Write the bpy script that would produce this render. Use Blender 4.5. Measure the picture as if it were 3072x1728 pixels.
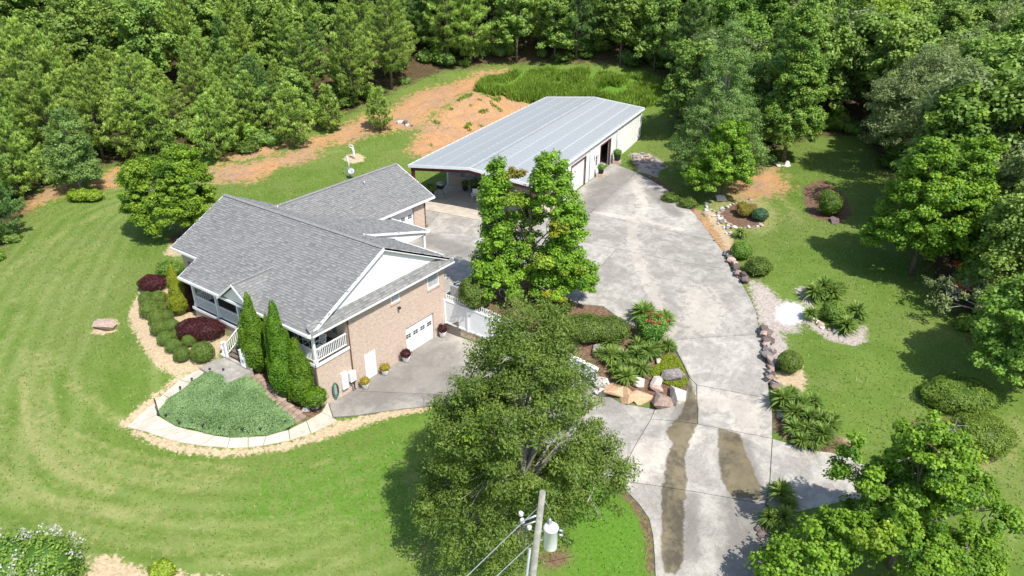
import bpy, bmesh, math, random
import numpy as np
from mathutils import Vector, Matrix
from mathutils.geometry import delaunay_2d_cdt
for o in list(bpy.data.objects): bpy.data.objects.remove(o)
SC = bpy.context.scene
COL = SC.collection
R_ = random.Random(7)
PI = math.pi

# ------------------------------------------------------------------ camera
CAM = np.array([30.859, -22.913, 27.202]); YAW, PITCH, ROLL, FPX = -0.625, 0.474, 0.002, 2201.044
_F = np.array([math.sin(YAW)*math.cos(PITCH), math.cos(YAW)*math.cos(PITCH), -math.sin(PITCH)])
_R = np.array([math.cos(YAW), -math.sin(YAW), 0.0]); _U = np.cross(_R, _F)
_R2 = math.cos(ROLL)*_R + math.sin(ROLL)*_U; _U2 = -math.sin(ROLL)*_R + math.cos(ROLL)*_U
cd = bpy.data.cameras.new('camera'); cam = bpy.data.objects.new('camera', cd); COL.objects.link(cam)
m = Matrix(((_R2[0], _U2[0], -_F[0], CAM[0]), (_R2[1], _U2[1], -_F[1], CAM[1]), (_R2[2], _U2[2], -_F[2], CAM[2]), (0, 0, 0, 1)))
cam.matrix_world = m
cd.sensor_width = 36; cd.lens = 36*FPX/3072; cd.clip_start = .5; cd.clip_end = 2500
SC.camera = cam
# ------------------------------------------------------------------ light
SUN_EL = math.radians(55); SUN_AZ = math.atan2(.949, -.316)      # azimuth from +Y towards +X
w = bpy.data.worlds.new('World'); SC.world = w; w.use_nodes = True
nt = w.node_tree; bg = nt.nodes['Background']; sk = nt.nodes.new('ShaderNodeTexSky')
sk.sky_type = 'NISHITA'; sk.sun_disc = False; sk.sun_elevation = SUN_EL; sk.sun_rotation = SUN_AZ
nt.links.new(sk.outputs[0], bg.inputs[0]); bg.inputs[1].default_value = 0.15
sd = bpy.data.lights.new('sun', 'SUN'); sd.energy = 4.6; sd.angle = math.radians(.53); sd.color = (1, .96, .89)
sun = bpy.data.objects.new('sun', sd); COL.objects.link(sun)
sv = Vector((math.cos(SUN_EL)*math.sin(SUN_AZ), math.cos(SUN_EL)*math.cos(SUN_AZ), math.sin(SUN_EL)))
sun.rotation_euler = sv.to_track_quat('Z', 'Y').to_euler(); sun.location = (40, 10, 60)
vs = SC.view_settings; vs.view_transform = 'Standard'; vs.look = 'None'; vs.exposure = 0.42; vs.gamma = 1; vs.use_curve_mapping = False

# ------------------------------------------------------------------ materials
MATS = {}
def nodes(name):
    mt = bpy.data.materials.new(name); mt.use_nodes = True; MATS[name] = mt
    n = mt.node_tree.nodes; return mt, n, mt.node_tree.links, n['Principled BSDF']
def setp(b, rough=.8, spec=.3, metal=0):
    b.inputs['Roughness'].default_value = rough; b.inputs['Specular IOR Level'].default_value = spec; b.inputs['Metallic'].default_value = metal
def mixc(n, l, fac, a, b, mode='MIX'):
    x = n.new('ShaderNodeMix'); x.data_type = 'RGBA'; x.blend_type = mode
    for s, v in ((0, fac), (6, a), (7, b)):
        if isinstance(v, bpy.types.NodeSocket): l.new(v, x.inputs[s])
        elif isinstance(v, (int, float)): x.inputs[s].default_value = v
        else: x.inputs[s].default_value = (*v[:3], 1)
    return x.outputs[2]
def noise(n, l, scale, detail=4, rough=.55, vec=None, dist=0):
    x = n.new('ShaderNodeTexNoise'); x.inputs['Scale'].default_value = scale; x.inputs['Detail'].default_value = detail
    x.inputs['Roughness'].default_value = rough; x.inputs['Distortion'].default_value = dist
    if vec is not None: l.new(vec, x.inputs['Vector'])
    return x.outputs['Fac']
def ramp(n, l, fac, lo, hi, a=0., b=1.):
    x = n.new('ShaderNodeMapRange'); x.interpolation_type = 'SMOOTHSTEP'
    l.new(fac, x.inputs[0]); x.inputs[1].default_value = lo; x.inputs[2].default_value = hi; x.inputs[3].default_value = a; x.inputs[4].default_value = b
    return x.outputs[0]
def mth(n, l, op, a, b=0.):
    x = n.new('ShaderNodeMath'); x.operation = op
    for i, v in enumerate((a, b)):
        if isinstance(v, bpy.types.NodeSocket): l.new(v, x.inputs[i])
        else: x.inputs[i].default_value = v
    return x.outputs[0]
def coord(n, kind='Object'): return n.new('ShaderNodeTexCoord').outputs[kind]
def bump(n, l, b, h, strength=.4, dist=.03):
    x = n.new('ShaderNodeBump'); x.inputs['Strength'].default_value = strength; x.inputs['Distance'].default_value = dist
    l.new(h, x.inputs['Height']); l.new(x.outputs[0], b.inputs['Normal'])
def attr(n, name, kind='Fac'):
    x = n.new('ShaderNodeAttribute'); x.attribute_name = name; return x.outputs[kind]
def plain(name, c1, c2=None, scale=6, rough=.7, spec=.3, metal=0, bmp=0, lo=.35, hi=.65, objvar=0):
    mt, n, l, b = nodes(name); setp(b, rough, spec, metal)
    c2 = c2 or tuple(x*.8 for x in c1)
    v = coord(n); f = noise(n, l, scale, 5, .6, v)
    c = mixc(n, l, ramp(n, l, f, lo, hi), c2, c1)
    if objvar:
        oi = n.new('ShaderNodeObjectInfo'); h = n.new('ShaderNodeHueSaturation')
        l.new(c, h.inputs['Color']); l.new(ramp(n, l, oi.outputs['Random'], 0, 1, 1-objvar, 1+objvar), h.inputs['Value']); c = h.outputs[0]
    l.new(c, b.inputs['Base Color'])
    if bmp: bump(n, l, b, noise(n, l, scale*3, 6, .65, v), bmp, .05)
    return mt
def foliage(name, dark, light, transl=.42, objvar=.07, rough=.5, huevar=.007):
    mt, n, l, b = nodes(name); setp(b, rough, .35)
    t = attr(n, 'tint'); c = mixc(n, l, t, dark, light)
    oi = n.new('ShaderNodeObjectInfo'); h = n.new('ShaderNodeHueSaturation'); l.new(c, h.inputs['Color'])
    l.new(ramp(n, l, oi.outputs['Random'], 0, 1, 1-objvar, 1+objvar), h.inputs['Value'])
    w_ = n.new('ShaderNodeTexWhiteNoise'); w_.noise_dimensions = '1D'; l.new(oi.outputs['Random'], w_.inputs['W'])
    l.new(ramp(n, l, w_.outputs['Value'], 0, 1, .5-huevar, .5+huevar), h.inputs['Hue'])
    l.new(h.outputs[0], b.inputs['Base Color'])
    tr = n.new('ShaderNodeBsdfTranslucent'); l.new(mixc(n, l, .5, h.outputs[0], (.25, .35, .03), 'MIX'), tr.inputs[0])
    mx = n.new('ShaderNodeMixShader'); mx.inputs[0].default_value = transl
    l.new(b.outputs[0], mx.inputs[1]); l.new(tr.outputs[0], mx.inputs[2]); l.new(mx.outputs[0], n['Material Output'].inputs[0])
    return mt

# ------------------------------------------------------------------ mesh helpers
def tag(o, label=None, cat=None, group=None, kind=None):
    for k, v in (('label', label), ('category', cat), ('group', group), ('kind', kind)):
        if v: o[k] = v
    return o
def thing(name, label, cat, loc=(0, 0, 0), group=None, rz=0):
    o = bpy.data.objects.new(name, None); o.empty_display_size = .2; COL.objects.link(o)
    o.location = loc; o.rotation_euler = (0, 0, rz); return tag(o, label, cat, group)
def link(name, me, mat, parent=None, loc=None):
    o = bpy.data.objects.new(name, me); COL.objects.link(o)
    if mat and not me.materials: me.materials.append(MATS[mat])
    if parent: o.parent = parent
    if loc is not None: o.location = loc
    return o
def copy_tree(o, parent=None):
    c = o.copy(); COL.objects.link(c)
    if parent: c.parent = parent
    for ch in o.children: copy_tree(ch, c)
    return c
class MB:
    def __init__(s): s.v = []; s.f = []; s.t = []; s.sm = []
    def quad(s, *p): s.poly(p)
    def poly(s, p, sm=False):
        i = len(s.v); s.v += [tuple(q) for q in p]; s.f.append(tuple(range(i, i+len(p)))); s.sm.append(sm)
    def box(s, c, d, rz=0, M=None):
        i = len(s.v); x, y, z = (q/2 for q in d); cs, sn = math.cos(rz), math.sin(rz)
        for k in range(8):
            a, b, e = (x if k & 1 else -x), (y if k & 2 else -y), (z if k & 4 else -z)
            if M is not None: q = M @ Vector((a, b, e)); s.v.append((c[0]+q.x, c[1]+q.y, c[2]+q.z))
            else: s.v.append((c[0]+a*cs-b*sn, c[1]+a*sn+b*cs, c[2]+e))
        for f in ((0, 2, 3, 1), (4, 5, 7, 6), (0, 1, 5, 4), (2, 6, 7, 3), (0, 4, 6, 2), (1, 3, 7, 5)): s.f.append(tuple(i+k for k in f)); s.sm.append(False)
        return s
    def bb(s, x0, x1, y0, y1, z0, z1): return s.box(((x0+x1)/2, (y0+y1)/2, (z0+z1)/2), (x1-x0, y1-y0, z1-z0))
    def tube(s, pts, rad, n=8, cap=True):
        pts = [Vector(p) for p in pts]; rad = [rad]*len(pts) if isinstance(rad, (int, float)) else rad
        i0 = len(s.v); a = None
        for k, p in enumerate(pts):
            d = (pts[min(k+1, len(pts)-1)]-pts[max(k-1, 0)]).normalized()
            if a is None: a = d.orthogonal().normalized()
            a = (a-d*a.dot(d)).normalized(); b = d.cross(a)
            for j in range(n):
                t = 2*PI*j/n; q = p+(a*math.cos(t)+b*math.sin(t))*rad[k]; s.v.append(tuple(q))
        for k in range(len(pts)-1):
            for j in range(n):
                A = i0+k*n+j; B = i0+k*n+(j+1) % n; s.f.append((A, B, B+n, A+n)); s.sm.append(True)
        if cap:
            s.f.append(tuple(i0+j for j in reversed(range(n)))); s.sm.append(False)
            e = i0+(len(pts)-1)*n; s.f.append(tuple(e+j for j in range(n))); s.sm.append(False)
        return s
    def lathe(s, prof, c=(0, 0, 0), n=14, sq=1.):
        i0 = len(s.v)
        for r, z in prof:
            for j in range(n):
                t = 2*PI*j/n; s.v.append((c[0]+r*math.cos(t), c[1]+r*math.sin(t)*sq, c[2]+z))
        for k in range(len(prof)-1):
            for j in range(n):
                A = i0+k*n+j; B = i0+k*n+(j+1) % n; s.f.append((A, B, B+n, A+n)); s.sm.append(True)
        s.f.append(tuple(i0+j for j in reversed(range(n)))); s.sm.append(False)
        e = i0+(len(prof)-1)*n; s.f.append(tuple(e+j for j in range(n))); s.sm.append(False)
        return s
    def slab(s, top, dz, vec=None):
        """polygon top (3-D points, CCW seen from above) extruded down by dz"""
        v = Vector(vec) if vec else Vector((0, 0, -dz)); top = [Vector(p) for p in top]; bot = [p+v for p in top]
        s.poly(top); s.poly(list(reversed(bot)))
        for k in range(len(top)):
            j = (k+1) % len(top); s.poly((top[k], bot[k], bot[j], top[j]))
        return s
    def mesh(s, name):
        me = bpy.data.meshes.new(name); me.from_pydata(s.v, [], s.f); me.polygons.foreach_set('use_smooth', s.sm); me.update(); return me
    def build(s, name, mat, parent=None, loc=None, bevel=0):
        me = s.mesh(name)
        if bevel:
            bm = bmesh.new(); bm.from_mesh(me); bmesh.ops.bevel(bm, geom=bm.edges[:], offset=bevel, segments=1, affect='EDGES'); bm.to_mesh(me); bm.free()
        return link(name, me, mat, parent, loc)

# ------------------------------------------------------------------ terrain
def ray(x, y):
    x = np.asarray(x, float)*3072/2576; y = np.asarray(y, float)*3072/2576
    return _F + np.multiply.outer((x-1536)/FPX, _R2) - np.multiply.outer((y-864)/FPX, _U2)
def un(x, y, z):
    d = ray(x, y); return CAM + d*((z-CAM[2])/d[2])
CP = [ # photo position (2576 wide) and height above the basement slab
 (700,470,3.0),(900,440,3.05),(560,450,3.0),(300,560,2.75),(150,650,2.5),(60,800,2.0),(250,820,2.1),(60,1000,1.3),(250,1000,1.5),(350,780,2.2),(400,900,2.1),
 (320,1085,.95),(150,1200,.6),(60,1380,.1),(500,1250,.15),(500,1430,-.4),(900,1150,-.1),(900,1300,-.5),(1000,1420,-.9),(1300,1380,-.9),(1500,1300,-.5),(1560,1420,-1.0),
 (480,1120,.65),(600,1125,.4),(720,1105,.2),(820,1045,.02),(1000,1040,-.1),(1100,1020,-.1),(600,925,2.05),(545,960,1.75),(460,990,1.4),(700,1060,.75),(600,1020,1.35),(760,1040,.35),
 (1150,620,3.0),(1250,560,3.0),(1450,600,3.0),(1580,450,3.0),(1600,600,3.0),(1750,620,2.9),(1700,750,2.45),(1720,860,1.8),(1780,960,1.2),(1780,1060,.6),(1650,1150,.1),(1600,1060,.15),
 (1800,1200,0.),(1800,1350,-.6),(1800,1449,-1.0),(1500,820,1.9),(1560,900,1.0),(1680,930,1.1),
 (1860,560,3.2),(1930,500,3.5),(2050,450,3.8),(2100,600,3.5),(1950,700,3.0),(2100,750,2.7),(2250,650,3.3),(2000,790,2.35),(2100,900,2.3),(2000,930,1.8),(2010,1050,1.3),(2200,1000,1.8),(2400,950,1.9),
 (2450,1100,1.5),(2100,1150,.8),(2400,1300,.9),(2500,1400,.6),(2350,750,2.9),(2500,700,3.3),(2100,1250,.4),(2000,1400,-.4),
 (2550,500,4.6),(2300,400,4.7),(2000,330,4.6),(1750,380,3.8),(1680,400,3.4),
 (1450,185,7.5),(1600,185,7.5),(1250,195,7.0),(1150,200,6.8),(1000,250,5.8),(850,310,4.7),(700,370,4.0),(500,370,4.3),(300,400,3.8),(100,480,3.0),(60,620,2.5),(1190,245,6.2),(1060,345,4.2),
 (700,250,6.2),(300,250,5.3),(1000,130,9.5),(1500,130,9.5),(1800,130,9.5),(2200,150,8.0),
]
CW = [(-12,-1,2.3),(-8,-1.3,2.2),(-4,-1,1.35),(-1.5,-.8,.7),(0.2,-.8,.25),(-16.5,3,2.7),(-5,13,3.0),(.8,13,2.75),(4,13,2.6),(8,13.5,2.1),(12,13.5,1.1),
 (-17.5,33,3.0),(-19.5,42,3.1),(-21,51,3.3),(-14,56.2,3.3),(-6.5,57,3.4),(-4.5,48,3.1),(-13,30,3),(-10,40,3),
 (-150,20,11),(-120,120,16),(-40,180,18),(60,180,14),(140,90,8),(130,0,3),(90,-60,-4),(0,-80,-5),(-80,-60,1),(-90,-10,3.5),(-300,300,25),(300,300,18),(300,-200,-5),(-300,-200,3)]
C_ = np.array([list(un(a, b, z)) for a, b, z in CP] + [list(c) for c in CW])
def _k(r2): return np.where(r2 > 1e-12, .5*r2*np.log(np.maximum(r2, 1e-12)), 0)
_c = C_[:, :2]/50.; _n = len(_c)
_A = np.zeros((_n+3, _n+3)); _A[:_n, :_n] = _k(((_c[:, None]-_c[None])**2).sum(-1)) + np.eye(_n)*.0008
_A[:_n, _n] = 1; _A[:_n, _n+1:] = _c; _A[_n:, :_n] = _A[:_n, _n:].T
_w = np.linalg.solve(_A, np.r_[C_[:, 2], 0, 0, 0])
LOW = np.array([(-.2,1.6),(-.2,11.45),(6,11.75),(12.2,12.2),(13.6,10.2),(9,6.2),(4.5,2.2),(1.2,1.0)])
def sdpoly(px, py, poly):
    """signed distance (negative inside) of points to polygon"""
    d = np.full(px.shape, 1e9); ins = np.zeros(px.shape, bool); n = len(poly)
    for i in range(n):
        a = poly[i]; b = poly[(i+1) % n]; ex, ey = b[0]-a[0], b[1]-a[1]
        t = np.clip(((px-a[0])*ex+(py-a[1])*ey)/(ex*ex+ey*ey+1e-12), 0, 1)
        d = np.minimum(d, (px-a[0]-t*ex)**2+(py-a[1]-t*ey)**2)
        c = ((a[1] > py) != (b[1] > py)) & (px < (b[0]-a[0])*(py-a[1])/(b[1]-a[1]+1e-12)+a[0]); ins ^= c
    return np.where(ins, -np.sqrt(d), np.sqrt(d))
def sdline(px, py, pts):
    d = np.full(px.shape, 1e9)
    for a, b in zip(pts[:-1], pts[1:]):
        ex, ey = b[0]-a[0], b[1]-a[1]; t = np.clip(((px-a[0])*ex+(py-a[1])*ey)/(ex*ex+ey*ey+1e-12), 0, 1)
        d = np.minimum(d, (px-a[0]-t*ex)**2+(py-a[1]-t*ey)**2)
    return np.sqrt(d)
def sstep(a, b, x): t = np.clip((x-a)/(b-a), 0, 1); return t*t*(3-2*t)
def RETY(x): return 11.55+.062*np.clip(x, 0, 12.5)
def HT(x, y):
    x = np.asarray(x, float); y = np.asarray(y, float); sh = x.shape; X = x.ravel()/50; Y = y.ravel()/50
    out = np.empty(X.shape)
    for i in range(0, len(X), 20000):
        a = X[i:i+20000]; b = Y[i:i+20000]
        r2 = (a[:, None]-_c[None, :, 0])**2+(b[:, None]-_c[None, :, 1])**2
        out[i:i+20000] = _k(r2)@_w[:_n]+_w[_n]+_w[_n+1]*a+_w[_n+2]*b
    X = x.ravel(); Y = y.ravel()
    d = sdpoly(X, Y, LOW); wl = 1-sstep(0, 1.6, d); wl = np.where((Y > RETY(X)+.12) & (X < 12.6), 0, wl)
    out = out*(1-wl)+(.0+.01*X)*wl
    # ground stays below the slabs of house and workshop
    mx = (X > -15.2) & (X < -.3) & (Y > .3) & (Y < 20.3) & ~((X > -9.4) & (Y > 11.8)); out = np.where(mx, np.minimum(out, 2.9), out)
    return out.reshape(sh)
def H1(x, y): return float(HT(np.array([x]), np.array([y]))[0])
def PP(pts):
    """photo positions -> points on the terrain (first hit along each view ray)"""
    res = []
    pts = np.asarray(pts, float); d = ray(pts[:, 0], pts[:, 1]); d = d/np.linalg.norm(d, axis=1)[:, None]
    s = np.linspace(22, 190, 340); P = CAM + d[:, None, :]*s[None, :, None]
    g = P[:, :, 2]-HT(P[:, :, 0], P[:, :, 1])
    for i in range(len(pts)):
        k = np.argmax(g[i] < 0)
        if g[i, k] >= 0: k = len(s)-1
        a, b = s[max(k-1, 0)], s[k]
        for _ in range(14):
            c = (a+b)/2; q = CAM+d[i]*c
            if q[2]-H1(q[0], q[1]) < 0: b = c
            else: a = c
        q = CAM+d[i]*(a+b)/2; res.append((q[0], q[1], H1(q[0], q[1])))
    return np.array(res)
def P(x, y): return PP([(x, y)])[0]
def g2(X, Y): return (293.5+X*.3762, 628.9+Y*.3762)       # zoom frames used when measuring
def g4(X, Y): return (1425.5+X*.405, 335.4+Y*.405)
def g5(X, Y): return (1425.5+X*.3471, 712.7+Y*.3471)
def g6(X, Y): return (1006.2+X*.3346, 964.3+Y*.3346)
def g7(X, Y): return (1844.7+X*.4212, 838.5+Y*.4212)
M0 = np.array([-14.2, 23.9]); MU = np.array([.986, .165]); MV = np.array([-.165, .986]); MANG = math.atan2(.165, .986)
# ------------------------------------------------------------------ ground sheet
def gk(X, Y): return (838.5+X*.358, Y*.358)
def gl(X, Y): return (X*.405, Y*.405)
MASKS = [ # attribute, photo polygon, softness in metres
 ('m_clay', [gk(*q) for q in ((960,645),(1060,680),(1340,690),(1400,740),(1200,830),(900,980),(640,1090),(590,1060),(620,1000),(700,860),(860,740))], .8),
 ('m_clay', [gk(*q) for q in ((0,960),(250,830),(430,790),(600,670),(900,590),(1050,530),(1200,515),(1080,580),(900,650),(640,790),(570,880),(420,900),(200,930),(60,990))], 1.0),
 ('m_clay', [gl(*q) for q in ((1440,940),(1600,890),(1760,890),(1640,950),(1430,980))], .8),
 ('m_clay', [gl(*q) for q in ((1370,1050),(1560,1040),(1800,980),(1900,930),(2277,740),(2277,820),(1980,870),(1900,980),(1700,1030),(1560,1110),(1370,1110))], .9),
 ('m_clay', [gl(*q) for q in ((90,1300),(280,1190),(400,1160),(420,1180),(240,1250),(120,1320))], .7),
 ('m_clay', [gl(*q) for q in ((620,1130),(760,1040),(820,1060),(800,1130),(660,1160))], .6),
 ('m_straw', [g4(*q) for q in ((880,420),(960,330),(1060,290),(1100,180),(1250,190),(1330,330),(1240,400),(1290,470),(1310,570),(1230,625),(1120,600),(1000,640),(950,560),(900,480))], .5),
 ('m_clay', [g4(*q) for q in ((1090,300),(1150,220),(1240,240),(1310,330),(1200,380),(1110,380))], 1.0),
 ('m_clay', [g4(*q) for q in ((780,480),(860,520),(960,640),(1000,720),(960,730),(860,590))], .4),
 ('m_sand', [g4(*q) for q in ((850,480),(930,600),(1010,740),(1030,650),(960,560),(900,470))], .3),
 ('m_gravel', [g4(*q) for q in ((400,120),(520,130),(600,180),(560,270),(440,235))], .4),
 ('m_mulch', [g4(*q) for q in ((440,235),(560,280),(720,400),(800,450),(780,500),(700,430),(520,300))], .3),
 ('m_mulch', [g4(*q) for q in ((940,480),(1060,430),(1180,440),(1230,560),(1130,600),(1000,560))], .2),
 ('m_gravel', [g4(*q) for q in ((1130,900),(1250,960),(1330,1040),(1449,1050),(1449,1240),(1330,1230),(1370,1330),(1320,1449),(1240,1440),(1210,1230),(1150,1010))], .6),
 ('m_white', [g5(*q) for q in ((1525,215),(1550,175),(1600,150),(1660,150),(1715,180),(1732,225),(1700,262),(1640,292),(1585,295),(1540,265))], .3),
 ('m_gravel', [g5(*q) for q in ((1430,370),(1500,360),(1600,450),(1600,520),(1530,560),(1500,640),(1450,640))], .25),
 ('m_sand', [g5(*q) for q in ((1500,640),(1700,590),(1740,700),(1700,800),(1640,830),(1500,800))], .25),
 ('m_gravel', [g5(*q) for q in ((1650,40),(1720,20),(1770,100),(1800,300),(2000,380),(2174,300),(2170,420),(2080,460),(1900,410),(1780,330),(1700,260),(1740,160))], .3),
 ('m_mulch', [g5(*q) for q in ((1480,940),(1560,960),(1640,1090),(1960,1100),(2100,1200),(2100,1250),(1840,1225),(1740,1215),(1640,1165),(1500,1060))], .3),
 ('m_sand', [g5(*q) for q in ((1860,1060),(2060,1150),(2100,1230),(1900,1210),(1840,1150))], .3),
 ('m_mulch', [(2020,470),(2070,450),(2125,490),(2145,540),(2110,565),(2040,545),(2022,510)], .3),
 ('m_sand', [g2(*q) for q in ((175,255),(120,330),(75,430),(100,520),(170,650),(260,780),(400,850),(560,795),(640,740),(690,700),(760,600),(700,520),(560,420),(440,300),(300,180))], .25),
 ('m_sand', [g2(*q) for q in ((400,845),(560,790),(420,875),(310,975),(200,1080),(65,1190),(190,1220),(390,1285),(560,1315),(740,1330),(980,1315),(1160,1280),(1300,1235),(1480,1150),(1900,1055),(2110,1045),(2110,1065),(1880,1110),(1600,1190),(1400,1260),(1100,1340),(740,1385),(500,1365),(300,1330),(120,1240),(0,1180),(160,1040),(300,930))], .35),
 ('m_mulch', [g2(*q) for q in ((905,840),(1000,960),(1240,1150),(1370,1085),(1370,1020),(1050,760),(880,760))], .3),
 ('m_sand', [(225,1449),(230,1400),(290,1395),(330,1425),(420,1440),(560,1449),(700,1500),(200,1500)], .4),
 ('m_sand', [(232,838),(240,812),(270,800),(298,808),(290,835),(255,843)], .2),
 ('m_sand', [(862,402),(872,390),(900,386),(918,394),(914,406),(885,412)], .2),
 ('m_mulch', [(1120,745),(1180,690),(1330,702),(1450,762),(1515,770),(1563,805),(1590,818),(1682,862),(1735,950),(1720,1015),(1600,1010),(1515,985),(1500,950),(1300,850)], .3),
 ('m_mulch', [(1500,880),(1530,850),(1590,880),(1560,930),(1520,930)], .3),
 ('m_mulch', [(1350,1400),(1390,1375),(1430,1385),(1425,1420),(1380,1430)], .5),
 ('m_mulch', [g6(*q) for q in ((1310,560),(1430,630),(1560,720),(1690,800),(1800,920),(1870,1020),(1900,1150),(1912,1300),(1912,1449),(1860,1449),(1850,1200),(1800,1010),(1700,870),(1560,770),(1400,670))], .25),
 ('m_sand', [(410,640),(430,612),(450,600),(470,630),(450,645)], .3),
 ('m_mulch', [(420,600),(470,570),(500,560),(500,600),(450,640)], .4),
 ('m_mulch', [(1380,1130),(1300,1050),(1090,985),(1100,1010),(1290,1085)], .5),
 ('m_lush', [gk(*q) for q in ((960,640),(1050,560),(1250,520),(1500,490),(2300,540),(2380,620),(2300,700),(2180,760),(1490,690),(1340,690),(1060,680))], 1.2),
 ('m_lush', [(1430,1449),(1440,1150),(1560,1230),(1630,1320),(1640,1500)], 1.0),
 ('m_lushw', [(1085,1040),(820,1090),(640,1180),(520,1280),(560,1380),(900,1400),(1150,1449),(1300,1449),(1100,1200)], 1.6),
 ('m_mulch', [(2290,1060),(2390,1050),(2540,1080),(2540,1130),(2480,1165),(2400,1175),(2330,1140)], .4),
 ('m_straw', [(2400,1130),(2560,1060),(2576,1100),(2480,1180),(2400,1185)], .8),
]
LINES = [ # attribute, photo polyline, half width in metres, strength
 ('m_straw', [(60,950),(62,1010),(75,1090),(110,1150),(180,1200),(280,1235)], .3, .75), ('m_straw', [(100,1000),(95,1080),(130,1140),(230,1190)], .3, .6),
 ('m_straw', [(0,1170),(25,1205),(80,1240),(150,1260),(260,1275),(400,1285)], .28, .62), ('m_straw', [(30,1240),(100,1270),(240,1290),(420,1300)], .3, .5),
 ('m_straw', [(180,960),(220,1000),(280,1050),(310,1060)], .4, .5), ('m_straw', [(140,900),(180,940),(240,960)], .35, .4),
 ('m_straw', [(520,1310),(620,1325),(720,1330)], .25, .45), ('m_straw', [(500,1410),(620,1412),(700,1420)], .25, .5), ('m_straw', [(790,1170),(830,1158)], .2, .6),
 ('m_straw', [(0,700),(80,640),(180,570),(300,520)], .5, .45), ('m_straw', [(30,760),(130,690),(260,610)], .5, .35), ('m_straw', [(20,860),(60,790),(150,700),(280,640)], .5, .3),
 ('m_straw', [(2470,1400),(2540,1340),(2576,1300)], .6, .3), ('m_straw', [(720,400),(860,380)], .4, .4), ('m_straw', [(1930,460),(1990,520),(2010,560)], .5, .45),
]
for _m in range(9):
    _o = _m*17; LINES.append(('m_straw', [(50+_o*.55,880),(48+_o*.55,980),(62+_o*.6,1060),(100+_o*.7,1130-_o*.25),(180+_o*.8,1190-_o*.45),(300+_o*.9,1225-_o*.5),(480+_o,1240-_o*.45)], .13, .34+.12*(_m % 3)))
    LINES.append(('m_straw', [(-10,900+_o*3.1),(20+_o*.2,1010+_o*2.2),(110,1190+_o*1.1),(300,1262+_o*.9),(600,1300+_o*.8),(900,1300+_o*.9)], .12, .30+.1*(_m % 2)))
    LINES.append(('m_straw', [(-10,700+_o*2.),(90+_o,620+_o*1.6),(230+_o*.9,550+_o*1.5)], .13, .36))
EDGE = [(-60,760),(0,640),(40,575),(100,480),(180,440),(300,412),(430,400),(560,390),(700,362),(850,298),(1000,228),(1120,180),(1250,163),(1500,163),(1640,172),(1690,225),(1690,330),(1720,395),(1800,420),(1900,400),(2050,345),(2160,345),(2250,470),(2290,600),(2350,720),(2420,830),(2500,900),(2600,960)]
EW = PP(EDGE)[:, :2]
FOREST = np.vstack([EW, [(120,25),(260,60),(260,320),(-320,320),(-320,-60),(-90,-20)]])
_xs = np.concatenate([np.arange(-700,-70,40), np.arange(-70,-45,1.), np.arange(-45,40,.25), np.arange(40,60,1.), np.arange(60,701,40)])
_ys = np.concatenate([np.arange(-500,-30,40), np.arange(-30,-22,1.), np.arange(-22,66,.25), np.arange(66,100,1.), np.arange(100,1001,40)])
GX, GY = np.meshgrid(_xs, _ys); GZ = HT(GX, GY)
rng = np.random.default_rng(3)
far = sstep(100, 400, np.hypot(GX, GY-20)); GZ = GZ*(1-far)+far*np.clip(GZ, -6, 22)
def vnoise(x, y, s, seed=0):
    x = x/s+seed*17.3; y = y/s-seed*9.1; xi = np.floor(x); yi = np.floor(y); fx = x-xi; fy = y-yi; fx = fx*fx*(3-2*fx); fy = fy*fy*(3-2*fy)
    h = lambda a, b: (np.sin(a*127.1+b*311.7+seed*74.7)*43758.5453) % 1.0
    return (h(xi, yi)*(1-fx)+h(xi+1, yi)*fx)*(1-fy)+(h(xi, yi+1)*(1-fx)+h(xi+1, yi+1)*fx)*fy
near_ = 1-sstep(60, 90, np.hypot(GX, GY-20))
att = {k: np.zeros(GX.shape) for k in ('m_clay','m_straw','m_sand','m_gravel','m_mulch','m_white','m_lush','m_floor','m_clay2','m_joint','m_band')}
def addmask(key, poly, soft, st=1.):
    W = poly; lo = W.min(0)-5; hi = W.max(0)+5
    sel = (GX > lo[0]) & (GX < hi[0]) & (GY > lo[1]) & (GY < hi[1])
    d = sdpoly(GX[sel], GY[sel], W)
    att[key][sel] = np.maximum(att[key][sel], st*(1-sstep(-soft*(.5 if key == 'm_clay' else 1), soft*(1.3 if key == 'm_clay' else 1), d)))
def MW(u, v): q = M0+MU*u+MV*v; return (q[0], q[1])
def WP(lst):
    px = [q for q in lst if len(q) == 2]; w_ = PP(px) if px else []; it = iter(w_)
    return [next(it)[:2] if len(q) == 2 else np.array(q[1:3], float) for q in lst]
W3 = lambda x, y: ('w', x, y)
a15 = [MW(15.5, t) for t in (-.95, 6.)]
RE = [(1636,453),(1676.6,477),(1717,509.6),(1749.5,542),(1773.8,574)]
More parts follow.
